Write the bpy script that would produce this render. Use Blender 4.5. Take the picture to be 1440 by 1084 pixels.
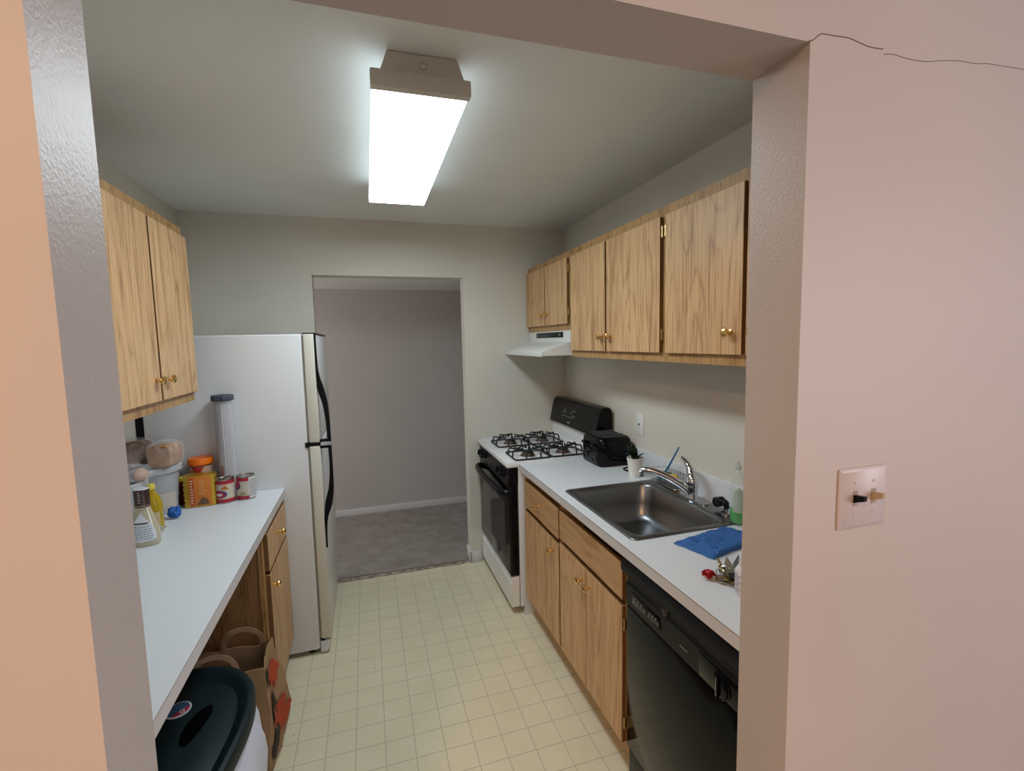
import bpy, bmesh, math, random
from mathutils import Vector, Matrix, noise
random.seed(7)
PI = math.pi
for o in list(bpy.data.objects): bpy.data.objects.remove(o)
S = bpy.context.scene
COL = S.collection

# ------------------------------------------------------------------ camera
CAM = Vector((-0.2483, -0.6677, 1.6225)); YAW, PITCH, ROLL = 0.2969, -0.0933, -0.0219
cy_, sy_ = math.cos(YAW), math.sin(YAW)
fw = Vector((sy_*math.cos(PITCH), cy_*math.cos(PITCH), math.sin(PITCH)))
rt = Vector((cy_, -sy_, 0)); up = rt.cross(fw)
r2 = rt*math.cos(ROLL) + up*math.sin(ROLL); u2 = up*math.cos(ROLL) - rt*math.sin(ROLL)
cd = bpy.data.cameras.new('camera'); cam = bpy.data.objects.new('camera', cd); COL.objects.link(cam)
m = Matrix.Identity(4)
for i in range(3):
    m[i][0] = r2[i]; m[i][1] = u2[i]; m[i][2] = -fw[i]; m[i][3] = CAM[i]
cam.matrix_world = m
cd.sensor_fit = 'HORIZONTAL'; cd.sensor_width = 36; cd.lens = 663.68*36/1440; cd.clip_start = 0.02
S.camera = cam

# ------------------------------------------------------------------ world, lights, exposure
W = bpy.data.worlds.new('world'); S.world = W; W.use_nodes = True
bg = W.node_tree.nodes['Background']; bg.inputs[0].default_value = (0.75, 0.85, 1.0, 1); bg.inputs[1].default_value = 0.5
def area(name, loc, target, sx, sy, power, color):
    ld = bpy.data.lights.new(name, 'AREA'); ld.shape = 'RECTANGLE'; ld.size = sx; ld.size_y = sy
    ld.energy = power; ld.color = color
    o = bpy.data.objects.new(name, ld); COL.objects.link(o); o.location = loc
    o.rotation_euler = (Vector(target)-Vector(loc)).to_track_quat('-Z', 'Y').to_euler()
    return o
FIXTURE = 12.0
area('window_daylight', (2.72, -2.3, 1.55), (-2, -1.9, 1.0), 1.5, 1.3, 31, (0.88, 0.86, 1.0))
area('hall_area_light', (-2.4, 3.35, 1.5), (2, 3.5, 1.0), 0.9, 1.2, 8.5, (1.0, 0.96, 0.95))  # unseen area light inside the closed hall
LAMP_WARM = 25
S.view_settings.view_transform = 'Standard'; S.view_settings.look = 'None'
S.view_settings.exposure = 0.72; S.view_settings.gamma = 1.0; S.view_settings.use_curve_mapping = False

# ------------------------------------------------------------------ materials
def mat(name, color=(.8, .8, .8), rough=.5, metal=0, spec=.5, trans=0, ior=1.45, emis=None, estr=0, alpha=1, coat=0):
    m = bpy.data.materials.new(name); m.use_nodes = True
    b = m.node_tree.nodes['Principled BSDF']
    b.inputs['Base Color'].default_value = (*color, 1); b.inputs['Roughness'].default_value = rough
    b.inputs['Metallic'].default_value = metal; b.inputs['Specular IOR Level'].default_value = spec
    b.inputs['Transmission Weight'].default_value = trans; b.inputs['IOR'].default_value = ior
    b.inputs['Alpha'].default_value = alpha; b.inputs['Coat Weight'].default_value = coat
    if emis: b.inputs['Emission Color'].default_value = (*emis, 1); b.inputs['Emission Strength'].default_value = estr
    return m
def nd(m, t, **kw):
    n = m.node_tree.nodes.new(t)
    for k, v in kw.items():
        if k.startswith('i_'): n.inputs[k[2:].replace('_', ' ')].default_value = v
        else: setattr(n, k, v)
    return n
def lk(m, a, b): m.node_tree.links.new(a, b)
def bsdf(m): return m.node_tree.nodes['Principled BSDF']
def obco(m, scale=(1, 1, 1), rnd=0.0):
    tc = nd(m, 'ShaderNodeTexCoord'); mp = nd(m, 'ShaderNodeMapping'); mp.inputs['Scale'].default_value = scale
    lk(m, tc.outputs['Object'], mp.inputs['Vector'])
    if rnd:
        oi = nd(m, 'ShaderNodeObjectInfo'); mu = nd(m, 'ShaderNodeMath', operation='MULTIPLY'); mu.inputs[1].default_value = rnd
        lk(m, oi.outputs['Random'], mu.inputs[0]); lk(m, mu.outputs[0], mp.inputs['Location'])
    return mp.outputs[0]
def bump(m, vec, scale, strength, dist=.002, detail=3):
    n = nd(m, 'ShaderNodeTexNoise'); n.inputs['Scale'].default_value = scale; n.inputs['Detail'].default_value = detail
    if vec: lk(m, vec, n.inputs['Vector'])
    b = nd(m, 'ShaderNodeBump'); b.inputs['Strength'].default_value = strength; b.inputs['Distance'].default_value = dist
    lk(m, n.outputs[0], b.inputs['Height']); lk(m, b.outputs[0], bsdf(m).inputs['Normal'])
def ramp(m, src, stops):
    r = nd(m, 'ShaderNodeValToRGB'); e = r.color_ramp.elements
    while len(e) > 1: e.remove(e[-1])
    e[0].position = stops[0][0]; e[0].color = (*stops[0][1], 1)
    for p, c in stops[1:]:
        k = e.new(p); k.color = (*c, 1)
    lk(m, src, r.inputs[0]); return r.outputs[0]
def mottle(m, c1, c2, scale, detail=4, vec=None):
    n = nd(m, 'ShaderNodeTexNoise'); n.inputs['Scale'].default_value = scale; n.inputs['Detail'].default_value = detail
    lk(m, vec or obco(m), n.inputs['Vector'])
    lk(m, ramp(m, n.outputs[0], [(.35, c1), (.65, c2)]), bsdf(m).inputs['Base Color'])

def paint(name, col, rough, bs=.35, sc=130):
    m = mat(name, col, rough); v = obco(m)
    mottle(m, tuple(c*.97 for c in col), tuple(min(1, c*1.03) for c in col), 1.5, 2, v)
    bump(m, v, sc, bs, .0015, 2); return m
M_wall = paint('kitchen_wall_paint', (.70, .665, .585), .5, .25, 200)
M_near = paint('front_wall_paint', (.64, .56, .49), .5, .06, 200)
M_jamb = paint('opening_jamb_shaded', (.52, .45, .405), .42, .5, 190)  # front wall colour darkened to hold the shade of the opening
M_ceil = paint('ceiling_paint', (.84, .85, .815), .7, .2, 150)
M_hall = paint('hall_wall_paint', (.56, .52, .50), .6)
M_base = mat('baseboard_white', (.72, .70, .70), .45)
M_crack = mat('plaster_crack', (.20, .13, .09), .9)

def wood(name, axis, light, dark, rough=.42, fine=1.0):
    m = mat(name, light, rough)
    def streak(stretch, scale, detail, rgh, rnd):
        sc = [1, 1, 1]; sc[axis] = stretch
        n = nd(m, 'ShaderNodeTexNoise'); n.inputs['Scale'].default_value = scale; n.inputs['Detail'].default_value = detail; n.inputs['Roughness'].default_value = rgh
        lk(m, obco(m, tuple(sc), rnd), n.inputs['Vector']); return n.outputs[0]
    fineg = streak(.025, 240, 3, .55, 7.0)
    broad = streak(.05, 26, 2, .5, 3.0)
    arch = streak(.13, 6.5, 1.5, .4, 5.0)
    mu = nd(m, 'ShaderNodeMath', operation='MULTIPLY'); mu.inputs[1].default_value = 26; lk(m, arch, mu.inputs[0])
    fr = nd(m, 'ShaderNodeMath', operation='PINGPONG'); fr.inputs[1].default_value = 1; lk(m, mu.outputs[0], fr.inputs[0])
    pw = nd(m, 'ShaderNodeMath', operation='POWER'); pw.inputs[1].default_value = 5; lk(m, fr.outputs[0], pw.inputs[0])
    def ma(x, k, add):
        n = nd(m, 'ShaderNodeMath', operation='MULTIPLY_ADD'); n.inputs[1].default_value = k; lk(m, x, n.inputs[0])
        if isinstance(add, float): n.inputs[2].default_value = add
        else: lk(m, add, n.inputs[2])
        return n.outputs[0]
    v = ma(fineg, 1.45*fine, ma(broad, .65, ma(pw.outputs[0], .20, -.58)))
    mid = tuple(l*.80+d*.20 for l, d in zip(light, dark))
    lk(m, ramp(m, v, [(.28, light), (.50, mid), (.80, dark)]), bsdf(m).inputs['Base Color'])
    return m
OL, OD = (.68, .425, .215), (.33, .165, .065)
M_oakV = wood('oak_laminate_vertical', 2, OL, OD)
M_oakH = wood('oak_laminate_horizontal', 1, (.54, .325, .155), OD)
M_oakF = wood('oak_frame', 1, (.50, .295, .12), (.27, .135, .045))
M_oakFV = wood('oak_frame_vertical', 2, (.50, .295, .12), (.27, .135, .045))
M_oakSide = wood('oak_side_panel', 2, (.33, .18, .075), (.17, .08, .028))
M_edge = mat('door_edge_brown', (.17, .085, .028), .6)  # dark laminate edge band, deepened by shade put into the brown
M_brass = mat('polished_brass', (.85, .57, .22), .18, 1)
M_hinge = mat('antique_brass', (.50, .35, .16), .35, 1)

M_counter = mat('white_laminate', (.70, .725, .76), .32); pass
M_cedge = mat('laminate_edge_warm_lit', (.60, .57, .56), .4)  # front edge: its warmer, dimmer light is put into the base colour
M_seam = mat('laminate_seam', (.16, .12, .10), .6)
M_white = mat('appliance_white', (.76, .76, .77), .38); bump(M_white, obco(M_white), 400, .12, .0006, 1)
M_whiteG = mat('glossy_white_enamel', (.78, .79, .81), .2)
M_cream = mat('aged_door_edge', (.70, .67, .58), .45)
M_hood = mat('hood_white', (.74, .74, .71), .35)
M_black = mat('black_plastic', (.005, .005, .0068), .30, spec=.22)
M_blackG = mat('black_gloss', (.003, .003, .004), .10, spec=.22)
M_oven = mat('oven_glass', (.010, .011, .010), .05)
M_iron = mat('cast_iron_grate', (.014, .013, .016), .45)
M_burner = mat('burner_cap', (.16, .12, .10), .45, .5)
M_grey = mat('grey_marking', (.30, .30, .31), .5)
M_greymid = mat('grey_plastic', (.10, .11, .12), .5)
M_gasket = mat('gasket_grey', (.30, .27, .23), .6)
M_chrome = mat('chrome', (.62, .63, .66), .12, 1)
M_steel = mat('brushed_stainless', (.235, .24, .25), .34, 1)
bump(M_steel, obco(M_steel, (30, 1, 30)), 30, .05, .0006, 3)
M_fix = mat('fixture_enamel', (.66, .60, .53), .45)
M_diffside = mat('lit_diffuser_side', (.9, .9, .9), .4, emis=(.74, .90, 1.0), estr=FIXTURE*.115)
M_diff = mat('lit_diffuser', (.9, .9, .9), .4, emis=(.81, .94, 1.0), estr=FIXTURE)
M_plate = mat('switch_plate', (.66, .58, .54), .35)
M_beige = mat('beige_toggle', (.55, .42, .27), .4)
M_outlet = mat('outlet_white', (.80, .80, .78), .35)

# vinyl floor with printed grid
M_vinyl = mat('vinyl_tile_floor', (.6, .58, .45), .36)
def _vinyl(m):
    tc = nd(m, 'ShaderNodeTexCoord'); sp = nd(m, 'ShaderNodeSeparateXYZ'); lk(m, tc.outputs['Object'], sp.inputs[0])
    outs = []
    for k, (ax, ph, pitch) in enumerate((('X', -.2505, .1148), ('Y', 2.226, .1137))):
        s = nd(m, 'ShaderNodeMath', operation='SUBTRACT'); s.inputs[1].default_value = ph - pitch*40 - pitch/2; lk(m, sp.outputs[ax], s.inputs[0])
        mo = nd(m, 'ShaderNodeMath', operation='MODULO'); mo.inputs[1].default_value = pitch; lk(m, s.outputs[0], mo.inputs[0])
        d = nd(m, 'ShaderNodeMath', operation='SUBTRACT'); d.inputs[1].default_value = pitch/2; lk(m, mo.outputs[0], d.inputs[0])
        ab = nd(m, 'ShaderNodeMath', operation='ABSOLUTE'); lk(m, d.outputs[0], ab.inputs[0])
        mr = nd(m, 'ShaderNodeMapRange'); mr.inputs[1].default_value = .0011; mr.inputs[2].default_value = .0026; mr.inputs[3].default_value = 1; mr.inputs[4].default_value = 0
        lk(m, ab.outputs[0], mr.inputs[0]); outs.append(mr.outputs[0])
    mx = nd(m, 'ShaderNodeMath', operation='MAXIMUM'); lk(m, outs[0], mx.inputs[0]); lk(m, outs[1], mx.inputs[1])
    n = nd(m, 'ShaderNodeTexNoise'); n.inputs['Scale'].default_value = 6; n.inputs['Detail'].default_value = 6; lk(m, tc.outputs['Object'], n.inputs['Vector'])
    c = ramp(m, n.outputs[0], [(.3, (.73, .665, .47)), (.7, (.79, .725, .535))])
    mix = nd(m, 'ShaderNodeMix', data_type='RGBA'); lk(m, mx.outputs[0], mix.inputs[0]); lk(m, c, mix.inputs[6]); mix.inputs[7].default_value = (.52, .485, .345, 1)
    # scattered specks of dirt
    v = nd(m, 'ShaderNodeTexVoronoi'); v.inputs['Scale'].default_value = 5.5; lk(m, tc.outputs['Object'], v.inputs['Vector'])
    lt = nd(m, 'ShaderNodeMath', operation='LESS_THAN'); lt.inputs[1].default_value = .018; lk(m, v.outputs['Distance'], lt.inputs[0])
    mix2 = nd(m, 'ShaderNodeMix', data_type='RGBA'); lk(m, lt.outputs[0], mix2.inputs[0]); lk(m, mix.outputs[2], mix2.inputs[6]); mix2.inputs[7].default_value = (.25, .2, .13, 1)
    lk(m, mix2.outputs[2], bsdf(m).inputs['Base Color'])
    bump(m, tc.outputs['Object'], 60, .06, .001)
_vinyl(M_vinyl)
M_carpet = mat('grey_brown_carpet', (.26, .215, .19), .95)
def _carpet(m):
    v = obco(m); n = nd(m, 'ShaderNodeTexNoise'); n.inputs['Scale'].default_value = 7; n.inputs['Detail'].default_value = 10; n.inputs['Roughness'].default_value = .7; lk(m, v, n.inputs['Vector'])
    lk(m, ramp(m, n.outputs[0], [(.3, (.27, .225, .20)), (.5, (.34, .30, .27)), (.7, (.40, .36, .33))]), bsdf(m).inputs['Base Color'])
    bump(m, v, 260, 1.0, .006, 4)
_carpet(M_carpet)
M_subfloor = mat('torn_carpet_backing', (.42, .33, .28), .9); mottle(M_subfloor, (.20, .14, .11), (.50, .42, .36), 25, 6)

# ------------------------------------------------------------------ mesh helpers
def NB(): return bmesh.new()
def merge(dst, src, mi=0):
    me = bpy.data.meshes.new('tmp'); 
    for f in src.faces: f.material_index = mi if mi else f.material_index
    src.to_mesh(me); src.free(); dst.from_mesh(me); bpy.data.meshes.remove(me); return dst
def box(bm, x0, x1, y0, y1, z0, z1, bev=0, seg=2, mi=0):
    b = NB(); r = bmesh.ops.create_cube(b, size=1)
    for v in b.verts:
        v.co = Vector(((x0+x1)/2+v.co.x*(x1-x0), (y0+y1)/2+v.co.y*(y1-y0), (z0+z1)/2+v.co.z*(z1-z0)))
    if bev: bmesh.ops.bevel(b, geom=b.edges[:], offset=bev, segments=seg, affect='EDGES', profile=.5)
    return merge(bm, b, mi)
def tube(bm, pts, r, n=10, cap=True, closed=False, mi=0):
    pts = [Vector(p) for p in pts]; N = len(pts); rad = r if isinstance(r, (list, tuple)) else [r]*N
    b = NB(); rings = []; prev = None
    for i, p in enumerate(pts):
        if closed: t = pts[(i+1) % N]-pts[i-1]
        else: t = pts[min(i+1, N-1)]-pts[max(i-1, 0)]
        t.normalize()
        if prev is None: a = t.orthogonal().normalized()
        else:
            a = prev - t*prev.dot(t)
            a = a.normalized() if a.length > 1e-6 else t.orthogonal().normalized()
        prev = a; c = t.cross(a)
        rings.append([b.verts.new(p+(a*math.cos(2*PI*k/n)+c*math.sin(2*PI*k/n))*rad[i]) for k in range(n)])
    for i in range(N if closed else N-1):
        A, B = rings[i], rings[(i+1) % N]
        for k in range(n): b.faces.new((A[k], A[(k+1) % n], B[(k+1) % n], B[k]))
    if cap and not closed: b.faces.new(rings[0][::-1]); b.faces.new(rings[-1])
    bmesh.ops.recalc_face_normals(b, faces=b.faces[:])
    return merge(bm, b, mi)
def bez(pts, n=8):
    P = [Vector(p) for p in pts]; out = []
    for i in range(len(P)-1):
        p0 = P[max(i-1, 0)]; p1 = P[i]; p2 = P[i+1]; p3 = P[min(i+2, len(P)-1)]
        for k in range(n):
            t = k/n
            out.append(.5*((2*p1)+(p2-p0)*t+(2*p0-5*p1+4*p2-p3)*t*t+(3*p1-p0-3*p2+p3)*t**3))
    out.append(P[-1]); return out
def lathe(bm, prof, c, n=32, axis='z', mi=0, sx=1, sy=1, cap0=True, cap1=True, rot=0):
    b = NB(); rings = []
    for r, h in prof:
        ring = []
        for k in range(n):
            a = 2*PI*k/n; u, v = r*math.cos(a)*sx, r*math.sin(a)*sy
            if rot: u, v = u*math.cos(rot)-v*math.sin(rot), u*math.sin(rot)+v*math.cos(rot)
            if axis == 'z': q = (u, v, h)
            elif axis == 'x': q = (h, u, v)
            else: q = (u, h, v)
            ring.append(b.verts.new(Vector(c)+Vector(q)))
        rings.append(ring)
    for A, B in zip(rings, rings[1:]):
        for k in range(n): b.faces.new((A[k], A[(k+1) % n], B[(k+1) % n], B[k]))
    if cap0: b.faces.new(rings[0][::-1])
    if cap1: b.faces.new(rings[-1])
    bmesh.ops.recalc_face_normals(b, faces=b.faces[:])
    return merge(bm, b, mi)
def prism(bm, poly, axis, a0, a1, bev=0, mi=0, seg=2):
    """extrude 2D polygon along axis; poly pairs are the other two axes in xyz order"""
    b = NB()
    def P(p, a):
        return {'x': (a, p[0], p[1]), 'y': (p[0], a, p[1]), 'z': (p[0], p[1], a)}[axis]
    A = [b.verts.new(P(p, a0)) for p in poly]; B = [b.verts.new(P(p, a1)) for p in poly]; n = len(poly)
    for k in range(n): b.faces.new((A[k], A[(k+1) % n], B[(k+1) % n], B[k]))
    b.faces.new(A[::-1]); b.faces.new(B)
    bmesh.ops.recalc_face_normals(b, faces=b.faces[:])
    if bev: bmesh.ops.bevel(b, geom=b.edges[:], offset=bev, segments=seg, affect='EDGES')
    return merge(bm, b, mi)
def lump(bm, c, r, amp=.2, freq=8, sub=4, seed=0, flat=None, mi=0, crease=False):
    b = NB(); bmesh.ops.create_icosphere(b, subdivisions=sub, radius=1)
    for v in b.verts:
        d = v.co.normalized(); q = Vector((d.x*r[0], d.y*r[1], d.z*r[2]))
        nz = noise.noise(q*freq+Vector((seed, seed*2.3, 0))) + .5*noise.noise(q*freq*2.3+Vector((seed, 5, seed)))
        if crease: nz = 1-2*abs(nz)*1.4
        q = q*(1+amp*nz)
        w = Vector(c)+q
        if flat is not None and w.z < flat: w.z = flat
        v.co = w
    return merge(bm, b, mi)
def rrect(x0, x1, y0, y1, r, n=6):
    out = []
    for cx, cy, a0 in ((x1-r, y1-r, 0), (x0+r, y1-r, PI/2), (x0+r, y0+r, PI), (x1-r, y0+r, 3*PI/2)):
        for k in range(n+1):
            a = a0+PI/2*k/n; out.append((cx+r*math.cos(a), cy+r*math.sin(a)))
    return out
def loft(bm, loops, cap0=False, cap1=True, mi=0):
    b = NB(); R = [[b.verts.new(p) for p in l] for l in loops]; n = len(R[0])
    for A, B in zip(R, R[1:]):
        for k in range(n): b.faces.new((A[k], A[(k+1) % n], B[(k+1) % n], B[k]))
    if cap0: b.faces.new(R[0][::-1])
    if cap1: b.faces.new(R[-1])
    bmesh.ops.recalc_face_normals(b, faces=b.faces[:])
    return merge(bm, b, mi)
def rootloc(p):
    v = Vector((0, 0, 0))
    while p: v += p.location; p = p.parent
    return v
def obj(name, bm, mats, parent=None, smooth=True, ang=35):
    """bm is in world coordinates; it is made local to its root"""
    off = rootloc(parent)
    bmesh.ops.translate(bm, verts=bm.verts[:], vec=-off)
    me = bpy.data.meshes.new(name); bm.to_mesh(me); bm.free()
    for mt in (mats if isinstance(mats, (list, tuple)) else [mats]): me.materials.append(mt)
    if smooth:
        for p in me.polygons: p.use_smooth = True
        me.set_sharp_from_angle(angle=math.radians(ang))
    o = bpy.data.objects.new(name, me); COL.objects.link(o); o.parent = parent
    return o
def thing(name, label, cat, loc=(0, 0, 0), group=None):
    o = bpy.data.objects.new(name, None); COL.objects.link(o); o.location = loc; o.empty_display_size = .05
    o['label'] = label; o['category'] = cat
    if group: o['group'] = group
    return o
def tagm(name, bm, mats, label, cat, base, group=None, **k):
    """a thing that is one mesh, origin at its base"""
    bmesh.ops.translate(bm, verts=bm.verts[:], vec=-Vector(base))
    o = obj(name, bm, mats, None, **k); o.location = base
    o['label'] = label; o['category'] = cat
    if group: o['group'] = group
    return o
def struct(name, bm, mats, **k):
    o = obj(name, bm, mats, None, **k); o['kind'] = 'structure'; return o
def text(s, size, origin, xdir, ydir, material, parent, name='lettering', depth=.0004):
    cu = bpy.data.curves.new('t', 'FONT'); cu.body = s; cu.size = size; cu.extrude = depth; cu.align_x = 'CENTER'; cu.align_y = 'CENTER'
    t = bpy.data.objects.new('t', cu); COL.objects.link(t); bpy.context.view_layer.update()
    me = bpy.data.meshes.new_from_object(t.evaluated_get(bpy.context.evaluated_depsgraph_get()))
    bpy.data.objects.remove(t); bpy.data.curves.remove(cu)
    x = Vector(xdir).normalized(); y = Vector(ydir).normalized(); z = x.cross(y); o0 = Vector(origin)-rootloc(parent)
    for v in me.vertices: v.co = o0+x*v.co.x+y*v.co.y+z*v.co.z
    me.materials.append(material); me.name = name
    o = bpy.data.objects.new(name, me); COL.objects.link(o); o.parent = parent; return o

# ------------------------------------------------------------------ dimensions (metres)
H = .914
XJ, XK, Y1, ZH = .5034, -.5814, .125, 2.1217
XR, XL, YB, ZC = 1.193, -1.279, 2.642, 2.435
# ------------------------------------------------------------------ setting
b = NB(); box(b, -1.5, 1.5, .06, 2.70, -.06, 0); struct('floor', b, M_vinyl, smooth=False)
b = NB(); box(b, -3.0, 2.7, -4.0, .06, -.06, 0); o = struct('floor.001', b, M_carpet, smooth=False)
b = NB(); box(b, XR, XR+.12, Y1, 2.762, 0, ZC); struct('wall_right', b, M_wall)
b = NB(); box(b, XL-.12, XL, Y1, 2.762, 0, ZC); struct('wall_left', b, M_wall)
DL, DR, ZD = -.5602, .4244, 2.0731
b = NB(); box(b, XL, DL, YB, YB+.12, 0, ZC); box(b, DR, XR, YB, YB+.12, 0, ZC); box(b, DL, DR, YB, YB+.12, ZD, ZC)
struct('wall_back', b, M_wall)
# front wall: two stubs and header; the faces of the opening are glossier, with their shade mixed into the colour
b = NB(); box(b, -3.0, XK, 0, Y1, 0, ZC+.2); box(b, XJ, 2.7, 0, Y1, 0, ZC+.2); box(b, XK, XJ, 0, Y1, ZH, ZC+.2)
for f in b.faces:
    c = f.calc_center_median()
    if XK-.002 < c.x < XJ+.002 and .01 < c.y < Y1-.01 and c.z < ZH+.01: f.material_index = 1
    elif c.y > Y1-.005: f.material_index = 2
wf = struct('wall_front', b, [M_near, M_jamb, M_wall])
ck = [(.4995, 2.1225), (.508, 2.1255), (.519, 2.1335), (.530, 2.1385), (.541, 2.1395), (.56, 2.1405), (.59, 2.141), (.612, 2.139), (.618, 2.137), (.634, 2.135), (.655, 2.135), (.672, 2.136)]
ck2 = [(.677, 2.127), (.70, 2.130), (.745, 2.128), (.79, 2.131), (.83, 2.139), (.88, 2.145), (.92, 2.146), (.96, 2.151), (1.0, 2.153), (1.05, 2.155), (1.12, 2.158), (1.2, 2.163), (1.35, 2.168)]
b = NB()
for c_, w in ((ck, .0009), (ck2, .0006)):
    pp = []
    for (x, z) in c_: pp.append((x+random.uniform(-.002, .002), -.0001, z+random.uniform(-.0006, .0006)))
    tube(b, bez(pp, 4), w, 6)
o = obj('crack', b, M_crack, wf)
b = NB(); box(b, XL-.12, XR+.12, Y1, 2.762, ZC, ZC+.1); struct('ceiling', b, M_ceil)
# hall behind the doorway
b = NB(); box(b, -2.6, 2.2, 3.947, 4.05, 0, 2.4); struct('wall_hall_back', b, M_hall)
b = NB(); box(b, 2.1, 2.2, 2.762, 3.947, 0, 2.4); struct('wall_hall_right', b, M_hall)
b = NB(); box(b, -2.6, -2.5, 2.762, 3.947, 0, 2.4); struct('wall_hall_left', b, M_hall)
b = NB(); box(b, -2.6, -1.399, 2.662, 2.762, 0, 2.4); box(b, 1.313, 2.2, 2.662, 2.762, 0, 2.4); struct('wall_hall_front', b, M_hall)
b = NB(); box(b, -2.6, 2.2, 2.762, 3.947, 2.127, 2.2); struct('ceiling_hall', b, M_ceil)
b = NB(); box(b, -2.5, 2.1, 3.933, 3.947, 0, .066, .003); box(b, -2.5, 2.1, 3.937, 3.947, .066, .072, .002); struct('baseboard_hall', b, M_base)
b = NB(); box(b, DR-.012, .498, YB-.012, YB, 0, .088, .004); box(b, DR-.012, DR, YB-.012, YB+.12, 0, .088, .003); struct('baseboard_back', b, M_base)
# carpet with an uneven cut edge, and the torn strip in front of it
def ragged(y0, amp, yfar, z0, z1, x0, x1, n, seed, slope=0):
    b = NB(); fr = []; bk = []
    for i in range(n+1):
        x = x0+(x1-x0)*i/n
        y = y0+slope*(x-x0)+amp*(noise.noise(Vector((x*14, seed, 0)))+.6*noise.noise(Vector((x*60, seed, 3))))
        fr.append((x, y)); bk.append((x, yfar))
    A = [b.verts.new((x, y, z0)) for x, y in fr]; B = [b.verts.new((x, y, z1)) for x, y in fr]; C = [b.verts.new((x, y, z1)) for x, y in bk]; D = [b.verts.new((x, y, z0)) for x, y in bk]
    for i in range(n):
        b.faces.new((A[i], A[i+1], B[i+1], B[i])); b.faces.new((B[i], B[i+1], C[i+1], C[i])); b.faces.new((C[i], C[i+1], D[i+1], D[i]))
    bmesh.ops.recalc_face_normals(b, faces=b.faces[:]); return b
b = ragged(2.688, .008, 2.9, -.01, .012, DL+.001, DR-.013, 140, 2.0, -.02)
box(b, -2.5, 2.1, 2.9, 3.947, -.05, .012); box(b, -2.5, 2.1, 2.763, 2.9, -.05, .0118); struct('floor_hall', b, M_carpet)
b = NB(); box(b, DL, DR, 2.70, 2.762, -.06, -.002); struct('floor_threshold', b, M_subfloor, smooth=False)
b = ragged(2.645, .012, 2.70, 0, .004, DL+.001, DR-.013, 140, 9.0, -.005); struct('trim_1', b, M_subfloor)
# near room shell around the camera: side walls, ceiling, window
b = NB(); box(b, -3.1, -3.0, -4.0, Y1, 0, 2.635); struct('wall_living_left', b, M_near)
b = NB(); box(b, -3.1, 2.8, -4.1, -4.0, 0, 2.635); struct('wall_living_back', b, M_near)
b = NB(); box(b, 2.7, 2.8, -1.5, Y1, 0, 2.635); box(b, 2.7, 2.8, -4.0, -3.1, 0, 2.635); box(b, 2.7, 2.8, -3.1, -1.5, 0, .85); box(b, 2.7, 2.8, -3.1, -1.5, 2.25, 2.635)
struct('wall_living_right', b, M_near)
b = NB(); box(b, -3.1, 2.8, -4.1, 0, 2.635, 2.7); struct('ceiling_living', b, M_ceil)
b = NB(); box(b, 2.70, 2.76, -3.1, -3.06, .85, 2.25); box(b, 2.70, 2.76, -1.54, -1.5, .85, 2.25); box(b, 2.70, 2.76, -3.06, -1.54, .85, .89); box(b, 2.70, 2.76, -3.06, -1.54, 2.21, 2.25); box(b, 2.70, 2.76, -2.32, -2.28, .89, 2.21)
struct('window_1', b, M_base)

# ------------------------------------------------------------------ ceiling lamp in the near room (behind the camera)
t = thing('dome_ceiling_lamp', 'round frosted dome lamp on the ceiling of the front room, behind the viewer', 'lamp', (-1.3, -1.5, 2.635))
b = NB(); lathe(b, [(.15, 2.635), (.16, 2.61), (.15, 2.60)], (-1.3, -1.5, 0)); obj('lamp_base', b, M_brass, t)
ld = bpy.data.lights.new('warm_bulb', 'AREA'); ld.shape = 'DISK'; ld.size = .28; ld.energy = LAMP_WARM; ld.color = (1.0, .60, .32)
lo = bpy.data.objects.new('warm_bulb', ld); COL.objects.link(lo); lo.parent = t; lo.location = (0, 0, -.06)

# ------------------------------------------------------------------ kitchen light fixture
t = thing('fluorescent_ceiling_light', 'lit four-foot fluorescent fixture on the kitchen ceiling', 'ceiling light', (-.06, 1.3, ZC))
b = NB(); box(b, -.16, .045, .80, 1.86, 2.37, ZC, .004); obj('housing', b, M_fix, t)
b = NB(); ps = [(-.160, ZC), (-.176, 2.372), (.062, 2.374), (.046, ZC)]
prism(b, [(-.155, ZC-.001), (.043, ZC-.001), (.066, 2.372), (-.178, 2.372)], 'y', .755, .80, .002)
obj('canopy', b, M_fix, t)
b = NB(); box(b, -.203, .078, .735, .765, 2.327, 2.373, .004); obj('end_cap', b, M_fix, t)
b = NB(); box(b, -.202, .077, 1.876, 1.892, 2.335, 2.373, .004); obj('end_cap', b, M_fix, t)
b = NB(); tube(b, [(-.056+.0105*math.cos(2*PI*k/24), .7548, 2.404+.0105*math.sin(2*PI*k/24)) for k in range(24)], .0009, 6, closed=True); obj('knockout_ring', b, M_grey, t)
b = NB(); box(b, -.199, .074, .766, 1.875, 2.333, 2.371, .004, 2)
for f in b.faces: f.material_index = 0 if f.calc_center_median().z < 2.3345 else 1
obj('diffuser', b, [M_diff, M_diffside], t)

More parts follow.
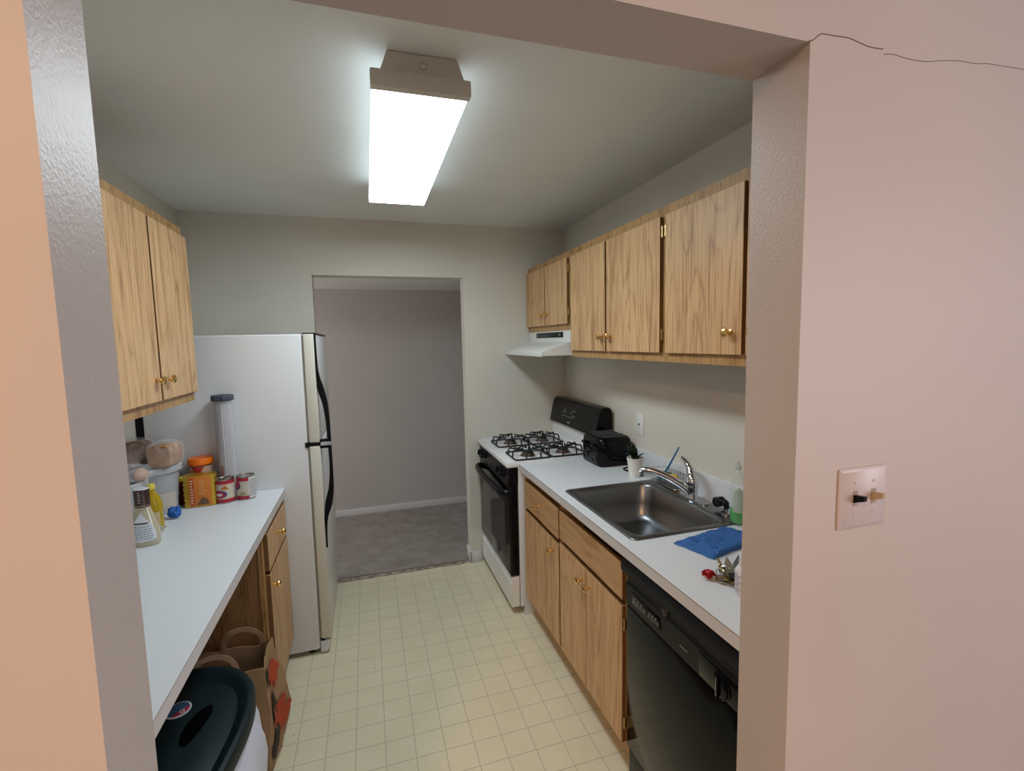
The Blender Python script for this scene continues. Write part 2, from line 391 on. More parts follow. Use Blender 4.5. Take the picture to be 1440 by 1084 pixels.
# ------------------------------------------------------------------ cabinets
def knob(x, y, z, dx, parent, r=.0165):
    """brass knob on a face whose outward direction is dx along x"""
    b = NB(); s = dx
    prof = [(.010, 0), (.0105, .002), (.006, .004), (.005, .012), (.007, .015), (r*.8, .018), (r, .023), (r*.93, .028), (r*.6, .032), (.002, .0335)]
    lathe(b, [(p, h*s) for p, h in prof], (x, y, z), 18, 'x'); return obj('knob', b, M_brass, parent)
def slab_door(name, xf, y0, y1, z0, z1, dx, parent, material, th=.018):
    """door panel with its visible face at xf; dx = outward direction"""
    b = NB(); xa, xb = sorted((xf, xf-dx*th)); box(b, xa, xb, y0, y1, z0, z1, .0015, 1)
    for f in b.faces:
        n = f.normal
        if abs(n.x) < .5 and f.calc_area() > 1e-4: f.material_index = 1
    return obj(name, b, [material, M_edge], parent)
def hinge(xf, y, z, dx, parent):
    b = NB(); tube(b, [(xf-dx*.006, y, z-.022), (xf-dx*.006, y, z+.022)], .0038, 8)
    for zz in (-.014, .014): tube(b, [(xf-dx*.006, y, z+zz-.006), (xf-dx*.006, y, z+zz+.006)], .005, 8)
    xa, xb = sorted((xf-dx*.0185, xf-dx*.008)); box(b, xa, xb, y-.004, y+.010, z-.018, z+.018)
    return obj('hinge', b, M_hinge, parent)
def frame(xf, dx, y0, y1, z0, z1, parent, stile=.035, mids=()):
    xa, xb = sorted((xf, xf-dx*.018)); b = NB()
    box(b, xa, xb, y0, y1, z1-.035, z1); box(b, xa, xb, y0, y1, z0, z0+.04)
    for f in b.faces: f.material_index = 1
    for ya, yb in ((y0, y0+stile), (y1-stile, y1)) + tuple((m_-.02, m_+.02) for m_ in mids): box(b, xa, xb, ya, yb, z0+.04, z1-.035, mi=1)
    return obj('face_frame', b, [M_oakF, M_oakFV], parent, smooth=False)
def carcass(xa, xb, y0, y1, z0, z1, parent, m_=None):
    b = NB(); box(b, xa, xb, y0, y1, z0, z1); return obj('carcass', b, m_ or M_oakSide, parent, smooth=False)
XU, XUF = .885, .903
def upper(label, y0, y1, z0, z1, doors, hinges, knobs):
    t = thing('wall_cabinet', label, 'cabinet', (XR, (y0+y1)/2, z0), 'oak wall cabinets')
    carcass(XUF+.018, XR-.001, y0+.001, y1-.001, z0+.006, z1, t)
    frame(XUF, -1, y0+.0005, y1-.0005, z0, z1, t, mids=[(doors[0][0]+doors[0][1]+0)/2*0+(doors[0][0]+doors[1][1])/2] if len(doors) > 1 else ())
    for i, (a, c) in enumerate(doors):
        d = slab_door('door', XU, a, c, z0+.037, z1-.041, -1, t, M_oakV, .020)
        if knobs[i]: knob(XU, knobs[i], z0+.11, -1, d)
        if hinges[i]:
            for zz in (z0+.11, z1-.10): hinge(XU, hinges[i], zz, -1, t)
    return t
ZU0, ZU1 = 1.526, 2.140
upper('short oak wall cabinet with two doors, directly above the range hood', 1.882, 2.640, 1.682, ZU1, [(2.275, 2.632), (1.905, 2.262)], [None, 1.897], [2.315, 2.222])
upper('two-door oak wall cabinet next to the range hood, over toaster and sink', .966, 1.880, ZU0, ZU1, [(1.447, 1.852), (.990, 1.430)], [None, .981], [1.475, 1.390])
upper('oak wall cabinet nearest the opening, partly hidden behind the right jamb', .127, .964, ZU0, ZU1, [(.552, .952), (.140, .535)], [.96, .133], [.600, .49])
# left wall cabinet
t = thing('wall_cabinet', 'two-door oak wall cabinet on the left wall above the cluttered counter', 'cabinet', (XL, 1.33, 1.397), 'oak wall cabinets')
XLU = -.959
carcass(XL+.001, XLU-.036, .947, 1.705, 1.403, 2.117, t)
frame(XLU-.018, 1, .946, 1.706, 1.397, 2.131, t, mids=[1.327])
d = slab_door('door', XLU, 1.335, 1.700, 1.437, 2.090, 1, t, M_oakV, .020); knob(XLU, 1.372, 1.511, 1, d)
d = slab_door('door', XLU, .955, 1.319, 1.437, 2.090, 1, t, M_oakV, .020); knob(XLU, 1.282, 1.511, 1, d)

# base cabinets right
XB, XBF = .584, .602
t = thing('base_cabinet', 'narrow oak base cabinet with one drawer and one door beside the gas range', 'cabinet', (.9, 1.6, 0), 'oak base cabinets')
carcass(XBF+.018, XR-.003, 1.343, 1.867, .10, .874, t)
frame(XBF, -1, 1.343, 1.867, .10, .874, t, stile=.03)
b = NB(); box(b, .675, .69, 1.343, 1.867, .001, .10); obj('toe_kick', b, M_oakF, t, smooth=False)
d = slab_door('drawer', XB, 1.352, 1.862, .674, .828, -1, t, M_oakH); knob(XB, 1.615, .750, -1, d)
d = slab_door('door', XB, 1.352, 1.862, .137, .650, -1, t, M_oakV); knob(XB, 1.425, .590, -1, d)
t = thing('base_cabinet', 'oak sink base cabinet with two doors under a wide false drawer front', 'cabinet', (.9, 1.05, 0), 'oak base cabinets')
carcass(XBF+.018, XR-.003, .748, 1.342, .10, .70, t)
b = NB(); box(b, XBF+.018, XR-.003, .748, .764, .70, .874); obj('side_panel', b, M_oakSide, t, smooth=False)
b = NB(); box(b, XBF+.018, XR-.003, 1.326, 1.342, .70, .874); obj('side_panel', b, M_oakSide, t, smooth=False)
frame(XBF, -1, .748, 1.342, .10, .874, t, stile=.02)
b = NB(); box(b, .675, .69, .748, 1.342, .001, .10); obj('toe_kick', b, M_oakF, t, smooth=False)
slab_door('false_drawer_front', XB, .764, 1.338, .690, .828, -1, t, M_oakH)
d = slab_door('door', XB, 1.063, 1.338, .137, .668, -1, t, M_oakV); knob(XB, 1.094, .603, -1, d)
d = slab_door('door', XB, .764, 1.059, .137, .668, -1, t, M_oakV); knob(XB, 1.022, .603, -1, d)
for zz in (.22, .60): hinge(XB, .757, zz, -1, t)
b = NB(); box(b, .578, XR-.003, 1.869, 1.884, .001, .874); tagm('end_panel', b, M_counter, 'white laminate end panel standing between gas range and base cabinets', 'panel', (.9, 1.876, 0), smooth=False)

# ------------------------------------------------------------------ countertops
def counter_right():
    t = thing('countertop', 'white laminate countertop with cut-out sink on the right side', 'countertop', (.88, 1.0, .876))
    x0, x1, y0, y1 = .564, XR-.001, Y1+.002, 1.885; sx0, sx1, sy0, sy1 = .632, 1.112, .757, 1.322
    b = NB()
    box(b, x0+.0006, x1, y0, sy0, .876, H); box(b, x0+.0006, x1, sy1, y1, .876, H); box(b, x0+.0006, sx0, sy0, sy1, .876, H); box(b, sx1, x1, sy0, sy1, .876, H)
    for f in b.faces:
        if f.normal.x < -.9 and f.calc_center_median().x < x0+.01: f.material_index = 1
    obj('worktop', b, [M_counter, M_cedge], t, smooth=False)
    b = NB(); box(b, x0-.0002, x0+.0008, y0, y1, H-.0022, H-.0008); box(b, x0+.02, x1-.02, y1, y1+.0006, .877, H-.001); obj('edge_seam', b, M_seam, t, smooth=False)
    b = NB(); box(b, XR-.019, XR-.001, y0, y1, H+.0005, 1.012, .002); tagm('backsplash', b, M_counter, 'low white laminate backsplash along the right wall behind the sink', 'backsplash', (XR-.01, 1.0, H))
counter_right()
t = thing('countertop', 'white laminate countertop cluttered with food on the left side', 'countertop', (-.97, 1.0, .876))
b = NB(); box(b, XL+.001, -.6725, Y1+.002, 1.882, .876, H)
for f in b.faces:
    if f.normal.x > .9: f.material_index = 1
obj('worktop', b, [M_counter, M_cedge], t, smooth=False)
b = NB(); box(b, -.6733, -.6723, Y1+.002, 1.882, H-.0022, H-.0008); obj('edge_seam', b, M_seam, t, smooth=False)
# left drawer base
t = thing('base_cabinet', 'small oak drawer-and-door base cabinet tight against the refrigerator', 'cabinet', (-.98, 1.64, 0), 'oak base cabinets')
XLB = -.676
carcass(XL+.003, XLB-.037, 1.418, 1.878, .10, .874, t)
frame(XLB-.019, 1, 1.412, 1.880, .10, .874, t, stile=.035)
b = NB(); box(b, -.76, -.745, 1.418, 1.878, .001, .10); obj('toe_kick', b, M_oakSide, t, smooth=False)
d = slab_door('drawer', XLB, 1.440, 1.872, .690, .850, 1, t, M_oakV); knob(XLB, 1.66, .775, 1, d)
d = slab_door('door', XLB, 1.440, 1.872, .128, .674, 1, t, M_oakV); knob(XLB, 1.475, .615, 1, d)

# ------------------------------------------------------------------ sink
def sink():
    t = thing('kitchen_sink', 'single-bowl stainless steel sink set into the right countertop', 'sink', (.87, 1.04, H))
    b = NB(); L = []
    def lp(x0, x1, y0, y1, r, z): L.append([(x, y, z) for x, y in rrect(x0, x1, y0, y1, r, 8)])
    lp(.612, 1.132, .737, 1.342, .022, H+.0005); lp(.613, 1.131, .738, 1.341, .022, H+.004); lp(.617, 1.127, .742, 1.337, .02, H+.0062)
    lp(.632, 1.045, .762, 1.317, .05, H+.0058); lp(.640, 1.037, .770, 1.309, .055, H+.001); lp(.644, 1.033, .774, 1.305, .058, H-.008)
    lp(.654, 1.023, .786, 1.293, .066, .83); lp(.660, 1.015, .794, 1.285, .07, .775); lp(.672, 1.003, .806, 1.273, .065, .757); lp(.690, .985, .824, 1.255, .05, .750)
    # bowl bottom dips to the drain
    n = len(L[-1]); c = (.84, 1.04)
    for f_, z in ((.5, .748), (.14, .745)): L.append([(c[0]+(x-c[0])*f_, c[1]+(y-c[1])*f_, z) for x, y, _ in L[-1 if f_ == .5 else -2]])
    loft(b, L); obj('basin', b, M_steel, t, ang=50)
    b = NB(); lathe(b, [(.045, .7465), (.044, .7495), (.036, .7495), (.033, .7475), (.010, .7475)], (.84, 1.04, 0), 28); obj('drain', b, M_chrome, t)
    return t
sink()
# faucet
t = thing('kitchen_faucet', 'chrome single-lever faucet rising behind the sink bowl', 'faucet', (1.085, 1.03, H+.006))
z0 = H+.006
b = NB(); loft(b, [[(x, y, z) for x, y in rrect(1.062-i*.0, 1.108, .93, 1.13, .022, 6)] for i, z in ((0, z0), (0, z0+.006))], cap0=True)
obj('deck_plate', b, M_chrome, t)
b = NB(); lathe(b, [(.027, z0+.006), (.026, z0+.012), (.0235, z0+.02), (.0235, z0+.058), (.025, z0+.062), (.025, z0+.078), (.022, z0+.09), (.012, z0+.10)], (1.085, 1.03, 0), 28); obj('body', b, M_chrome, t)
b = NB(); tube(b, bez([(1.083, 1.032, z0+.082), (1.087, 1.040, z0+.105), (1.092, 1.058, z0+.128), (1.098, 1.085, z0+.146), (1.103, 1.113, z0+.155), (1.106, 1.128, z0+.156)], 6), [.023]*4+[.020]*4+[.0165]*5+[.013]*5+[.010]*5+[.008]*5+[.009, .009, .006], 14); obj('lever', b, M_chrome, t)
b = NB(); pts = bez([(1.078, 1.036, z0+.028), (1.05, 1.058, z0+.056), (1.005, 1.094, z0+.086), (.965, 1.127, z0+.105), (.935, 1.15, z0+.112), (.918, 1.164, z0+.108)], 6)
tube(b, pts, [.018-.006*i/(len(pts)-1) for i in range(len(pts))], 14); lathe(b, [(.010, z0+.109), (.0135, z0+.105), (.0135, z0+.083), (.011, z0+.080)], (.917, 1.165, 0), 18); obj('spout', b, M_chrome, t)
# ------------------------------------------------------------------ dishwasher
t = thing('dishwasher', 'black built-in dishwasher below the right countertop', 'dishwasher', (.88, .44, 0))
y0, y1 = .142, .744
b = NB(); box(b, .625, XR-.01, y0, y1, .10, .872); obj('tub', b, M_black, t)
b = NB(); box(b, .589, .625, y0+.003, y1-.003, .152, .686, .004); obj('door', b, M_blackG, t)
b = NB(); prism(b, [(.588, .690), (.586, .770), (.592, .777), (.592, .799), (.578, .806), (.566, .822), (.566, .845), (.578, .862), (.625, .868), (.625, .690)], 'y', y0+.002, y1-.002, .002)
cp = obj('control_panel', b, M_black, t)
b = NB(); box(b, .5845, .589, .535, .700, .712, .755, .002); obj('button_panel', b, M_blackG, cp)
for i in range(4): b = NB(); box(b, .5835, .586, .690-i*.020-.013, .690-i*.020, .722, .734, .001); obj('button', b, M_greymid, cp)
for i in range(4): b = NB(); box(b, .5835, .586, .600-i*.016-.010, .600-i*.016, .722, .734, .001); obj('button', b, M_greymid, cp)
b = NB()
for yy in (.684, .664, .644, .594, .578, .562): box(b, .5838, .5846, yy-.009, yy, .738, .7405)
box(b, .5853, .5860, .405, .440, .7265, .7285)
for yy in (.345, .330): box(b, .5838, .5846, yy-.006, yy, .750, .753)
obj('lettering', b, M_grey, cp)
b = NB(); box(b, .5835, .588, .150, .355, .696, .765, .003); obj('dial_panel', b, M_blackG, cp)
b = NB(); lathe(b, [(.034, .583), (.034, .5805), (.031, .579), (.030, .581)], (0, .268, .727), 36, 'x'); lathe(b, [(.029, .581), (.028, .577), (.024, .575)], (0, .268, .727), 32, 'x'); box(b, .567, .577, .264, .272, .700, .754, .003)
dl = obj('dial', b, M_blackG, cp)
b = NB(); box(b, .5663, .5673, .267, .269, .703, .752); obj('pointer_line', b, M_grey, dl)
b = NB(); prism(b, [(.5845, .775), (.575, .797), (.592, .80), (.592, .775)], 'y', .507, .518); obj('latch', b, M_greymid, cp)
b = NB(); box(b, .600, .625, y0+.004, y1-.004, .012, .145, .003); obj('kick_plate', b, M_black, t)

# ------------------------------------------------------------------ gas range
def gas_range():
    y0, y1 = 1.890, 2.636
    t = thing('gas_range', 'white and black freestanding gas range in the far right corner', 'range', (.85, 2.26, 0))
    b = NB(); box(b, .560, 1.165, y0, y1, .045, .893); obj('body', b, M_white, t)
    b = NB(); box(b, .60, 1.10, y0+.03, y1-.03, 0, .045); obj('plinth', b, M_black, t)
    # cooktop with shallow raised rim
    b = NB(); box(b, .492, 1.165, y0, y1, .893, .920, .006, 3)
    for (xa, xb, ya, yb) in ((.494, .516, y0+.002, y1-.002), (.52, 1.05, y0+.002, y0+.014), (.52, 1.05, y1-.014, y1-.002)): box(b, xa, xb, ya, yb, .918, .9245, .003, 2)
    obj('cooktop', b, M_whiteG, t)
    b = NB(); prism(b, [(.500, .788), (.497, .80), (.512, .892), (.56, .892), (.56, .788)], 'y', y0+.002, y1-.002, .002); cp = obj('control_panel', b, M_black, t)
    ax = Vector((-.988, 0, .16)).normalized()
    for yy in (1.985, 2.075, 2.455, 2.555):
        b = NB(); c = Vector((.505, yy, .842)); up_ = ax.cross(Vector((0, 1, 0)))
        tube(b, [c, c+ax*.006, c+ax*.0062, c+ax*.020, c+ax*.022], [.024, .024, .019, .017, .013], 20)
        q = c+ax*.026; b2 = NB(); bmesh.ops.create_cube(b2, size=1)
        for v in b2.verts: v.co = q+ax*(v.co.x*.012)+Vector((0, 1, 0))*(v.co.y*.008)+up_*(v.co.z*.036)
        merge(b, b2); obj('burner_knob', b, M_black, cp)
    # oven door
    b = NB(); box(b, .503, .556, y0+.003, y1-.003, .240, .782, .006, 2); dr = obj('oven_door', b, M_blackG, t)
    b = NB(); box(b, .5018, .5045, y0+.10, y1-.10, .33, .66, .002, 1); obj('window', b, M_oven, dr)
    hp = bez([(.505, y1-.03, .735), (.478, y1-.05, .737), (.462, y1-.12, .739), (.452, (y0+y1)/2, .741), (.462, y0+.12, .739), (.478, y0+.05, .737), (.505, y0+.03, .735)], 7)
    b = NB(); tube(b, hp, .016, 12)
    for v in b.verts: v.co.z = .737+(v.co.z-.737)*1.35
    obj('handle', b, M_black, dr)
    # storage drawer
    b = NB(); prism(b, [(.506, .046), (.504, .195), (.515, .205), (.505, .215), (.504, .232), (.556, .232), (.556, .046)], 'y', y0+.003, y1-.003, .002); obj('storage_drawer', b, M_whiteG, t)
    # backsplash riser and backguard
    b = NB(); prism(b, [(1.045, .918), (1.072, .945), (1.082, 1.035), (1.165, 1.035), (1.165, .918)], 'y', y0+.004, y1-.004, .003); obj('backsplash', b, M_whiteG, t)
    poly = [(1.055, 1.030), (1.088, 1.175), (1.102, 1.200), (1.125, 1.208), (1.160, 1.205), (1.168, 1.19), (1.168, 1.030), (1.08, 1.022)]
    b = NB(); n = len(poly); LL = []
    for k, (dy, s) in enumerate(((0, .80), (.010, .93), (.030, 1.0))): LL.append([(1.12+(x-1.12)*(.85+.15*s if s < 1 else 1), y0+.002+dy, 1.03+(z-1.03)*(.90+.1*s if s < 1 else 1)) for x, z in poly])
    for k, (dy, s) in enumerate(((.030, 1.0), (.010, .93), (0, .80))): LL.append([(1.12+(x-1.12)*(.85+.15*s if s < 1 else 1), y1-.002-dy, 1.03+(z-1.03)*(.90+.1*s if s < 1 else 1)) for x, z in poly])
    loft(b, LL, cap0=True); bg_ = obj('backguard', b, M_blackG, t)
    def onface(y, z, d=.0008): return (1.055+(z-1.03)*(.033/.145)-d, y, z)
    zd = Vector((.033, 0, .145)).normalized()
    b = NB()
    def mark(y, z, w, h):
        p = [Vector(onface(y+w/2, z-h/2)), Vector(onface(y-w/2, z-h/2)), Vector(onface(y-w/2, z+h/2)), Vector(onface(y+w/2, z+h/2))]
        b2 = NB(); vs = [b2.verts.new(q) for q in p]; vs2 = [b2.verts.new(q+Vector((.001, 0, 0))) for q in p]
        b2.faces.new(vs); b2.faces.new(vs2[::-1])
        for k in range(4): b2.faces.new((vs[k], vs2[k], vs2[(k+1) % 4], vs[(k+1) % 4]))
        merge(b, b2)
    random.seed(3)
    for i in range(7): mark(2.42-i*.028, 1.092, .012, .005)
    for i in range(3): mark(2.41-i*.018, 1.135, .010, .004)
    for i in range(5): mark(2.42-i*.012, 1.118, .004, .010)
    for i in range(3): mark(2.26-i*.018, 1.140, .011, .004); mark(2.26-i*.018, 1.105, .011, .004)
    for i in range(2): mark(2.28, 1.12+i*.01, .016, .003)
    obj('lettering', b, M_grey, bg_)
    b = NB()
    prism(b, [(0, 0), (0, 0.001)], 'y', 0, .1) if False else None
    p = onface(2.30, 1.055, .0012); box(b, p[0]-.0003, p[0]+.001, 2.285, 2.315, 1.052, 1.058); obj('badge', b, mat('badge_silver', (.7, .7, .7), .3), bg_)
    # burners and grates
    for xc in (.672, .905):
        for yc in (2.04, 2.41):
            b = NB(); lathe(b, [(.047, .9205), (.045, .925), (.042, .9215), (.040, .921)], (xc, yc, 0), 28); lathe(b, [(.038, .921), (.036, .938), (.035, .940)], (xc, yc, 0), 24); bu = obj('burner', b, M_burner, t)
            b = NB(); lathe(b, [(.032, .940), (.033, .943), (.029, .947), (.005, .948)], (xc, yc, 0), 24); obj('burner_cap', b, M_iron, bu)
            b = NB(); h = .112; zb = .9262; zt = .966; r = .0052
            sq = []
            for x, y in rrect(xc-h, xc+h, yc-h, yc+h, .02, 4): sq.append((x, y, zb))
            tube(b, sq, r, 8, closed=True)
            for dx, dy in ((1, 0), (-1, 0), (0, 1), (0, -1)):
                px, py = -dy, dx
                # two raised bars per side meeting towards the centre, with an up-turned tip
                A = (xc+dx*h+px*.045, yc+dy*h+py*.045); B = (xc+dx*h-px*.045, yc+dy*h-py*.045)
                C = (xc+dx*.030, yc+dy*.030); D = (xc+dx*.075, yc+dy*.075)
                tube(b, [(A[0], A[1], zb), (A[0]-dx*.003, A[1]-dy*.003, zt-.008), (A[0]-dx*.012, A[1]-dy*.012, zt), (D[0]+px*.006, D[1]+py*.006, zt), (C[0], C[1], zt-.004)], r, 8)
                tube(b, [(B[0], B[1], zb), (B[0]-dx*.003, B[1]-dy*.003, zt-.008), (B[0]-dx*.012, B[1]-dy*.012, zt), (D[0]-px*.006, D[1]-py*.006, zt), (C[0], C[1], zt-.004)], r, 8)
                tube(b, [(C[0], C[1], zt-.006), (C[0]+dx*.004, C[1]+dy*.004, zt+.015), (D[0], D[1], zt+.002)], r*.9, 8)
            obj('grate', b, M_iron, t)
gas_range()

# ------------------------------------------------------------------ range hood
t = thing('range_hood', 'white under-cabinet range hood above the gas range', 'range hood', (.95, 2.26, 1.525))
y0, y1 = 1.887, 2.636
b = NB(); loft(b, [[(.900, y, z) for y, z in ((y0, 1.612), (y1, 1.612), (y1, 1.681), (y0, 1.681))], [(XR-.002, y, z) for y, z in ((y0, 1.612), (y1, 1.612), (y1, 1.681), (y0, 1.681))]], cap0=True)
prism(b, [(.900, 1.614), (.722, 1.558), (.715, 1.552), (.715, 1.530), (.722, 1.527), (.722, 1.533), (XR-.003, 1.533), (XR-.003, 1.614)], 'y', y0, y1, .0015)
hd = obj('hood_shell', b, M_hood, t)
b = NB(); box(b, .897, .901, 2.00, 2.465, 1.640, 1.674, .001); cp = obj('control_panel', b, M_black, t)
for yy in (2.44, 2.06): b = NB(); box(b, .893, .898, yy-.030, yy, 1.647, 1.667, .002); obj('switch', b, M_greymid, cp)
b = NB()
for i in range(5): box(b, .8962, .8972, 2.375-i*.045-.03, 2.375-i*.045, 1.652, 1.6535)
obj('lettering', b, M_grey, cp)

# ------------------------------------------------------------------ refrigerator
t = thing('refrigerator', 'white top-freezer refrigerator with black handles at the back left', 'refrigerator', (-.88, 2.24, 0))
y0, y1 = 1.884, 2.60
b = NB(); box(b, -1.247, -.556, y0, y1, .028, 1.681, .008, 3); bd = obj('body', b, M_white, t)
for x in (-1.2, -.60):
    for y in (y0+.05, y1-.05): b = NB(); lathe(b, [(.02, 0), (.02, .03)], (x, y, 0), 12); obj('foot', b, M_black, t)
b = NB(); box(b, -1.277, -1.2475, y0+.004, y1-.02, .06, 1.66); obj('gap_shade_panel', b, M_black, t)  # added black slab fills the wall gap, standing in for its shade
b = NB(); box(b, -.557, -.546, y0+.008, y1-.01, .09, 1.11); box(b, -.557, -.546, y0+.008, y1-.01, 1.135, 1.675); obj('gasket', b, M_gasket, t)
def fdoor(name, z0, z1):
    b = NB(); box(b, -.547, -.496, y0-.001, y1, z0, z1, .006, 3)
    for f in b.faces:
        if f.normal.y < -.7: f.material_index = 1
    return obj(name, b, [M_white, M_cream], t)
fd = fdoor('freezer_door', 1.132, 1.681); rd = fdoor('fridge_door', .082, 1.114)
def strip(name, outer, inner, ya, yb, parent):
    """black handle: profile in x-z swept across a short width in y"""
    b = NB(); o_ = bez([(x, 0, z) for x, z in outer], 5); i_ = bez([(x, 0, z) for x, z in inner], 5)
    n = len(o_)
    A = [b.verts.new((p.x, ya, p.z)) for p in o_]; B = [b.verts.new((p.x, ya, p.z)) for p in i_]
    C = [b.verts.new((p.x, yb, p.z)) for p in o_]; D = [b.verts.new((p.x, yb, p.z)) for p in i_]
    for k in range(n-1):
        b.faces.new((A[k], A[k+1], B[k+1], B[k])); b.faces.new((C[k], D[k], D[k+1], C[k+1]))
        b.faces.new((A[k], C[k], C[k+1], A[k+1])); b.faces.new((B[k], B[k+1], D[k+1], D[k]))
    b.faces.new((A[0], B[0], D[0], C[0])); b.faces.new((A[-1], C[-1], D[-1], B[-1]))
    bmesh.ops.recalc_face_normals(b, faces=b.faces[:]); return obj(name, b, M_black, parent)
X = -.497
strip('handle', [(X+.008, 1.683), (X+.009, 1.56), (X+.014, 1.48), (X+.032, 1.41), (X+.047, 1.33), (X+.052, 1.24), (X+.053, 1.140)],
      [(X, 1.683), (X, 1.56), (X, 1.48), (X+.004, 1.40), (X+.022, 1.33), (X+.033, 1.24), (X+.036, 1.140)], y0+.001, y0+.028, fd)
strip('handle', [(X+.053, 1.108), (X+.054, 1.00), (X+.052, .88), (X+.040, .80), (X+.018, .735), (X+.009, .66), (X+.008, .575)],
      [(X+.038, 1.108), (X+.039, 1.00), (X+.030, .90), (X+.010, .82), (X, .735), (X, .66), (X, .575)], y0+.001, y0+.028, rd)
b = NB(); box(b, X-.002, X+.054, y0+.001, y0+.022, 1.133, 1.146, .002); obj('handle_foot', b, M_black, fd)
b = NB(); box(b, X-.002, X+.054, y0+.001, y0+.022, 1.100, 1.112, .002); obj('handle_foot', b, M_black, rd)
b = NB(); box(b, -.560, -.496, y0+.000, y0+.05, 1.116, 1.130, .001); box(b, -.566, -.550, y0-.006, y0+.02, 1.110, 1.136, .002); obj('hinge', b, M_black, t)
b = NB(); box(b, -.551, -.492, y0+.004, y1-.01, 1.6812, 1.687, .001); obj('top_cap', b, M_black, t)
b = NB(); prism(b, [(-.553, .010), (-.522, .010), (-.508, .030), (-.505, .072), (-.553, .072)], 'y', y0, y1, .002); obj('base_grille', b, M_white, t)
b = NB(); box(b, -.549, -.530, y0, y0+.03, .073, .084, .001); obj('hinge_pin', b, M_black, t)

# ------------------------------------------------------------------ switch plate and outlet
t = thing('light_switch', 'double toggle switch plate on the wall right of the opening', 'light switch', (.672, 0, 1.303))
b = NB(); loft(b, [[(x, y, z) for x, z in rrect(.6095+i, .7355-i, 1.2415+i, 1.3625-i, .003, 3)] for i, y in ((0, -.0005), (0, -.003), (.005, -.0065))], cap0=True); obj('plate', b, M_plate, t)
for xx, mt, dirz in ((.648, M_black, 1), (.697, M_beige, 1)):
    b = NB(); box(b, xx-.006, xx+.006, -.0072, -.006, 1.288, 1.318); sl = obj('toggle_slot', b, mat('toggle_slot', (.42, .33, .26), .6), t)
    b = NB(); loft(b, [[(xx-s, -.007-d*.02, 1.300+dz+zz) if False else (xx+a*s, -.006-d, 1.302+dz+c*h) for a, c in ((-1, -1), (1, -1), (1, 1), (-1, 1))] for s, d, dz, h in ((.0048, 0, 0, .008), (.0046, .010, .003, .0065), (.0040, .021, .006, .005))], cap0=True)
    obj('toggle', b, mt, t)
for xx in (.648, .697):
    for zz in (1.272, 1.334): b = NB(); lathe(b, [(.003, -.0065), (.0026, -.0078)], (xx, 0, zz), 12, 'y'); obj('screw', b, M_plate, t)
t = thing('wall_outlet', 'white outlet plate on the wall above the toaster', 'outlet', (XR, 1.612, 1.146))
b = NB(); box(b, XR-.006, XR-.0003, 1.574, 1.650, 1.084, 1.208, .003, 2); obj('plate', b, M_outlet, t)
b = NB(); box(b, XR-.0085, XR-.0055, 1.594, 1.630, 1.112, 1.180, .001); so = obj('socket', b, M_outlet, t)
b = NB(); box(b, XR-.0092, XR-.0082, 1.606, 1.618, 1.139, 1.153); obj('test_button', b, M_black, so)
for zz in (1.120, 1.166):
    for yy in (1.605, 1.617): b = NB(); box(b, XR-.0090, XR-.0082, yy, yy+.002, zz, zz+.007); obj('slot', b, M_grey, so)

# ------------------------------------------------------------------ toaster
def toaster():
    t = thing('toaster', 'black four-slot toaster on the right countertop beside the gas range', 'toaster', (1.06, 1.75, H))
    x0, x1, y0, y1 = .950, 1.165, 1.628, 1.872
    b = NB(); L = []
    for i, z, r in ((.006, H+.006, .03), (.0, H+.02, .04), (0, H+.12, .045), (.003, H+.145, .045), (.012, H+.158, .04), (.022, H+.163, .03)):
        L.append([(x, y, z) for x, y in rrect(x0+i, x1-i, y0+i, y1-i, r, 8)])
    loft(b, L, cap0=True); bd = obj('body', b, M_blackG, t)
    for x in (x0+.03, x1-.03):
        for y in (y0+.03, y1-.03): b = NB(); lathe(b, [(.012, H), (.012, H+.008)], (x, y, 0), 10); obj('foot', b, M_black, t)
    for i in range(4):
        yc = y0+.045+i*.051
        b = NB(); box(b, x0+.035, x1-.03, yc-.013, yc-.010, H+.162, H+.166); box(b, x0+.035, x1-.03, yc+.010, yc+.013, H+.162, H+.166); box(b, x0+.035, x1-.03, yc-.010, yc+.010, H+.1625, H+.1635, mi=1)
        obj('slot', b, [M_greymid, M_iron], t)
    for yc in (y0+.070, y1-.070):
        b = NB(); box(b, x0-.001, x0+.002, yc-.004, yc+.004, H+.05, H+.135); obj('lever_track', b, M_iron, t)
        b = NB(); box(b, x0-.020, x0, yc-.018, yc+.018, H+.112, H+.126, .004); obj('lever', b, M_black, t)
        b = NB(); lathe(b, [(.014, x0), (.014, x0-.006), (.011, x0-.012)], (0, yc, H+.038), 18, 'x'); kb = obj('dial', b, M_black, t)
        b = NB(); lathe(b, [(.0145, x0+.001), (.0155, x0-.002), (.0145, x0-.003)], (0, yc, H+.038), 18, 'x'); obj('dial_ring', b, M_grey, kb)
    b = NB(); tube(b, bez([(1.15, 1.66, H+.02), (1.150, 1.61, H+.012), (1.115, 1.585, H+.006), (1.060, 1.565, H+.006), (1.055, 1.52, H+.006), (1.09, 1.50, H+.006), (1.125, 1.52, H+.006), (1.155, 1.57, H+.006), (1.162, 1.61, H+.008)], 6), .0042, 8)
    obj('power_cord', b, M_black, t)
toaster()
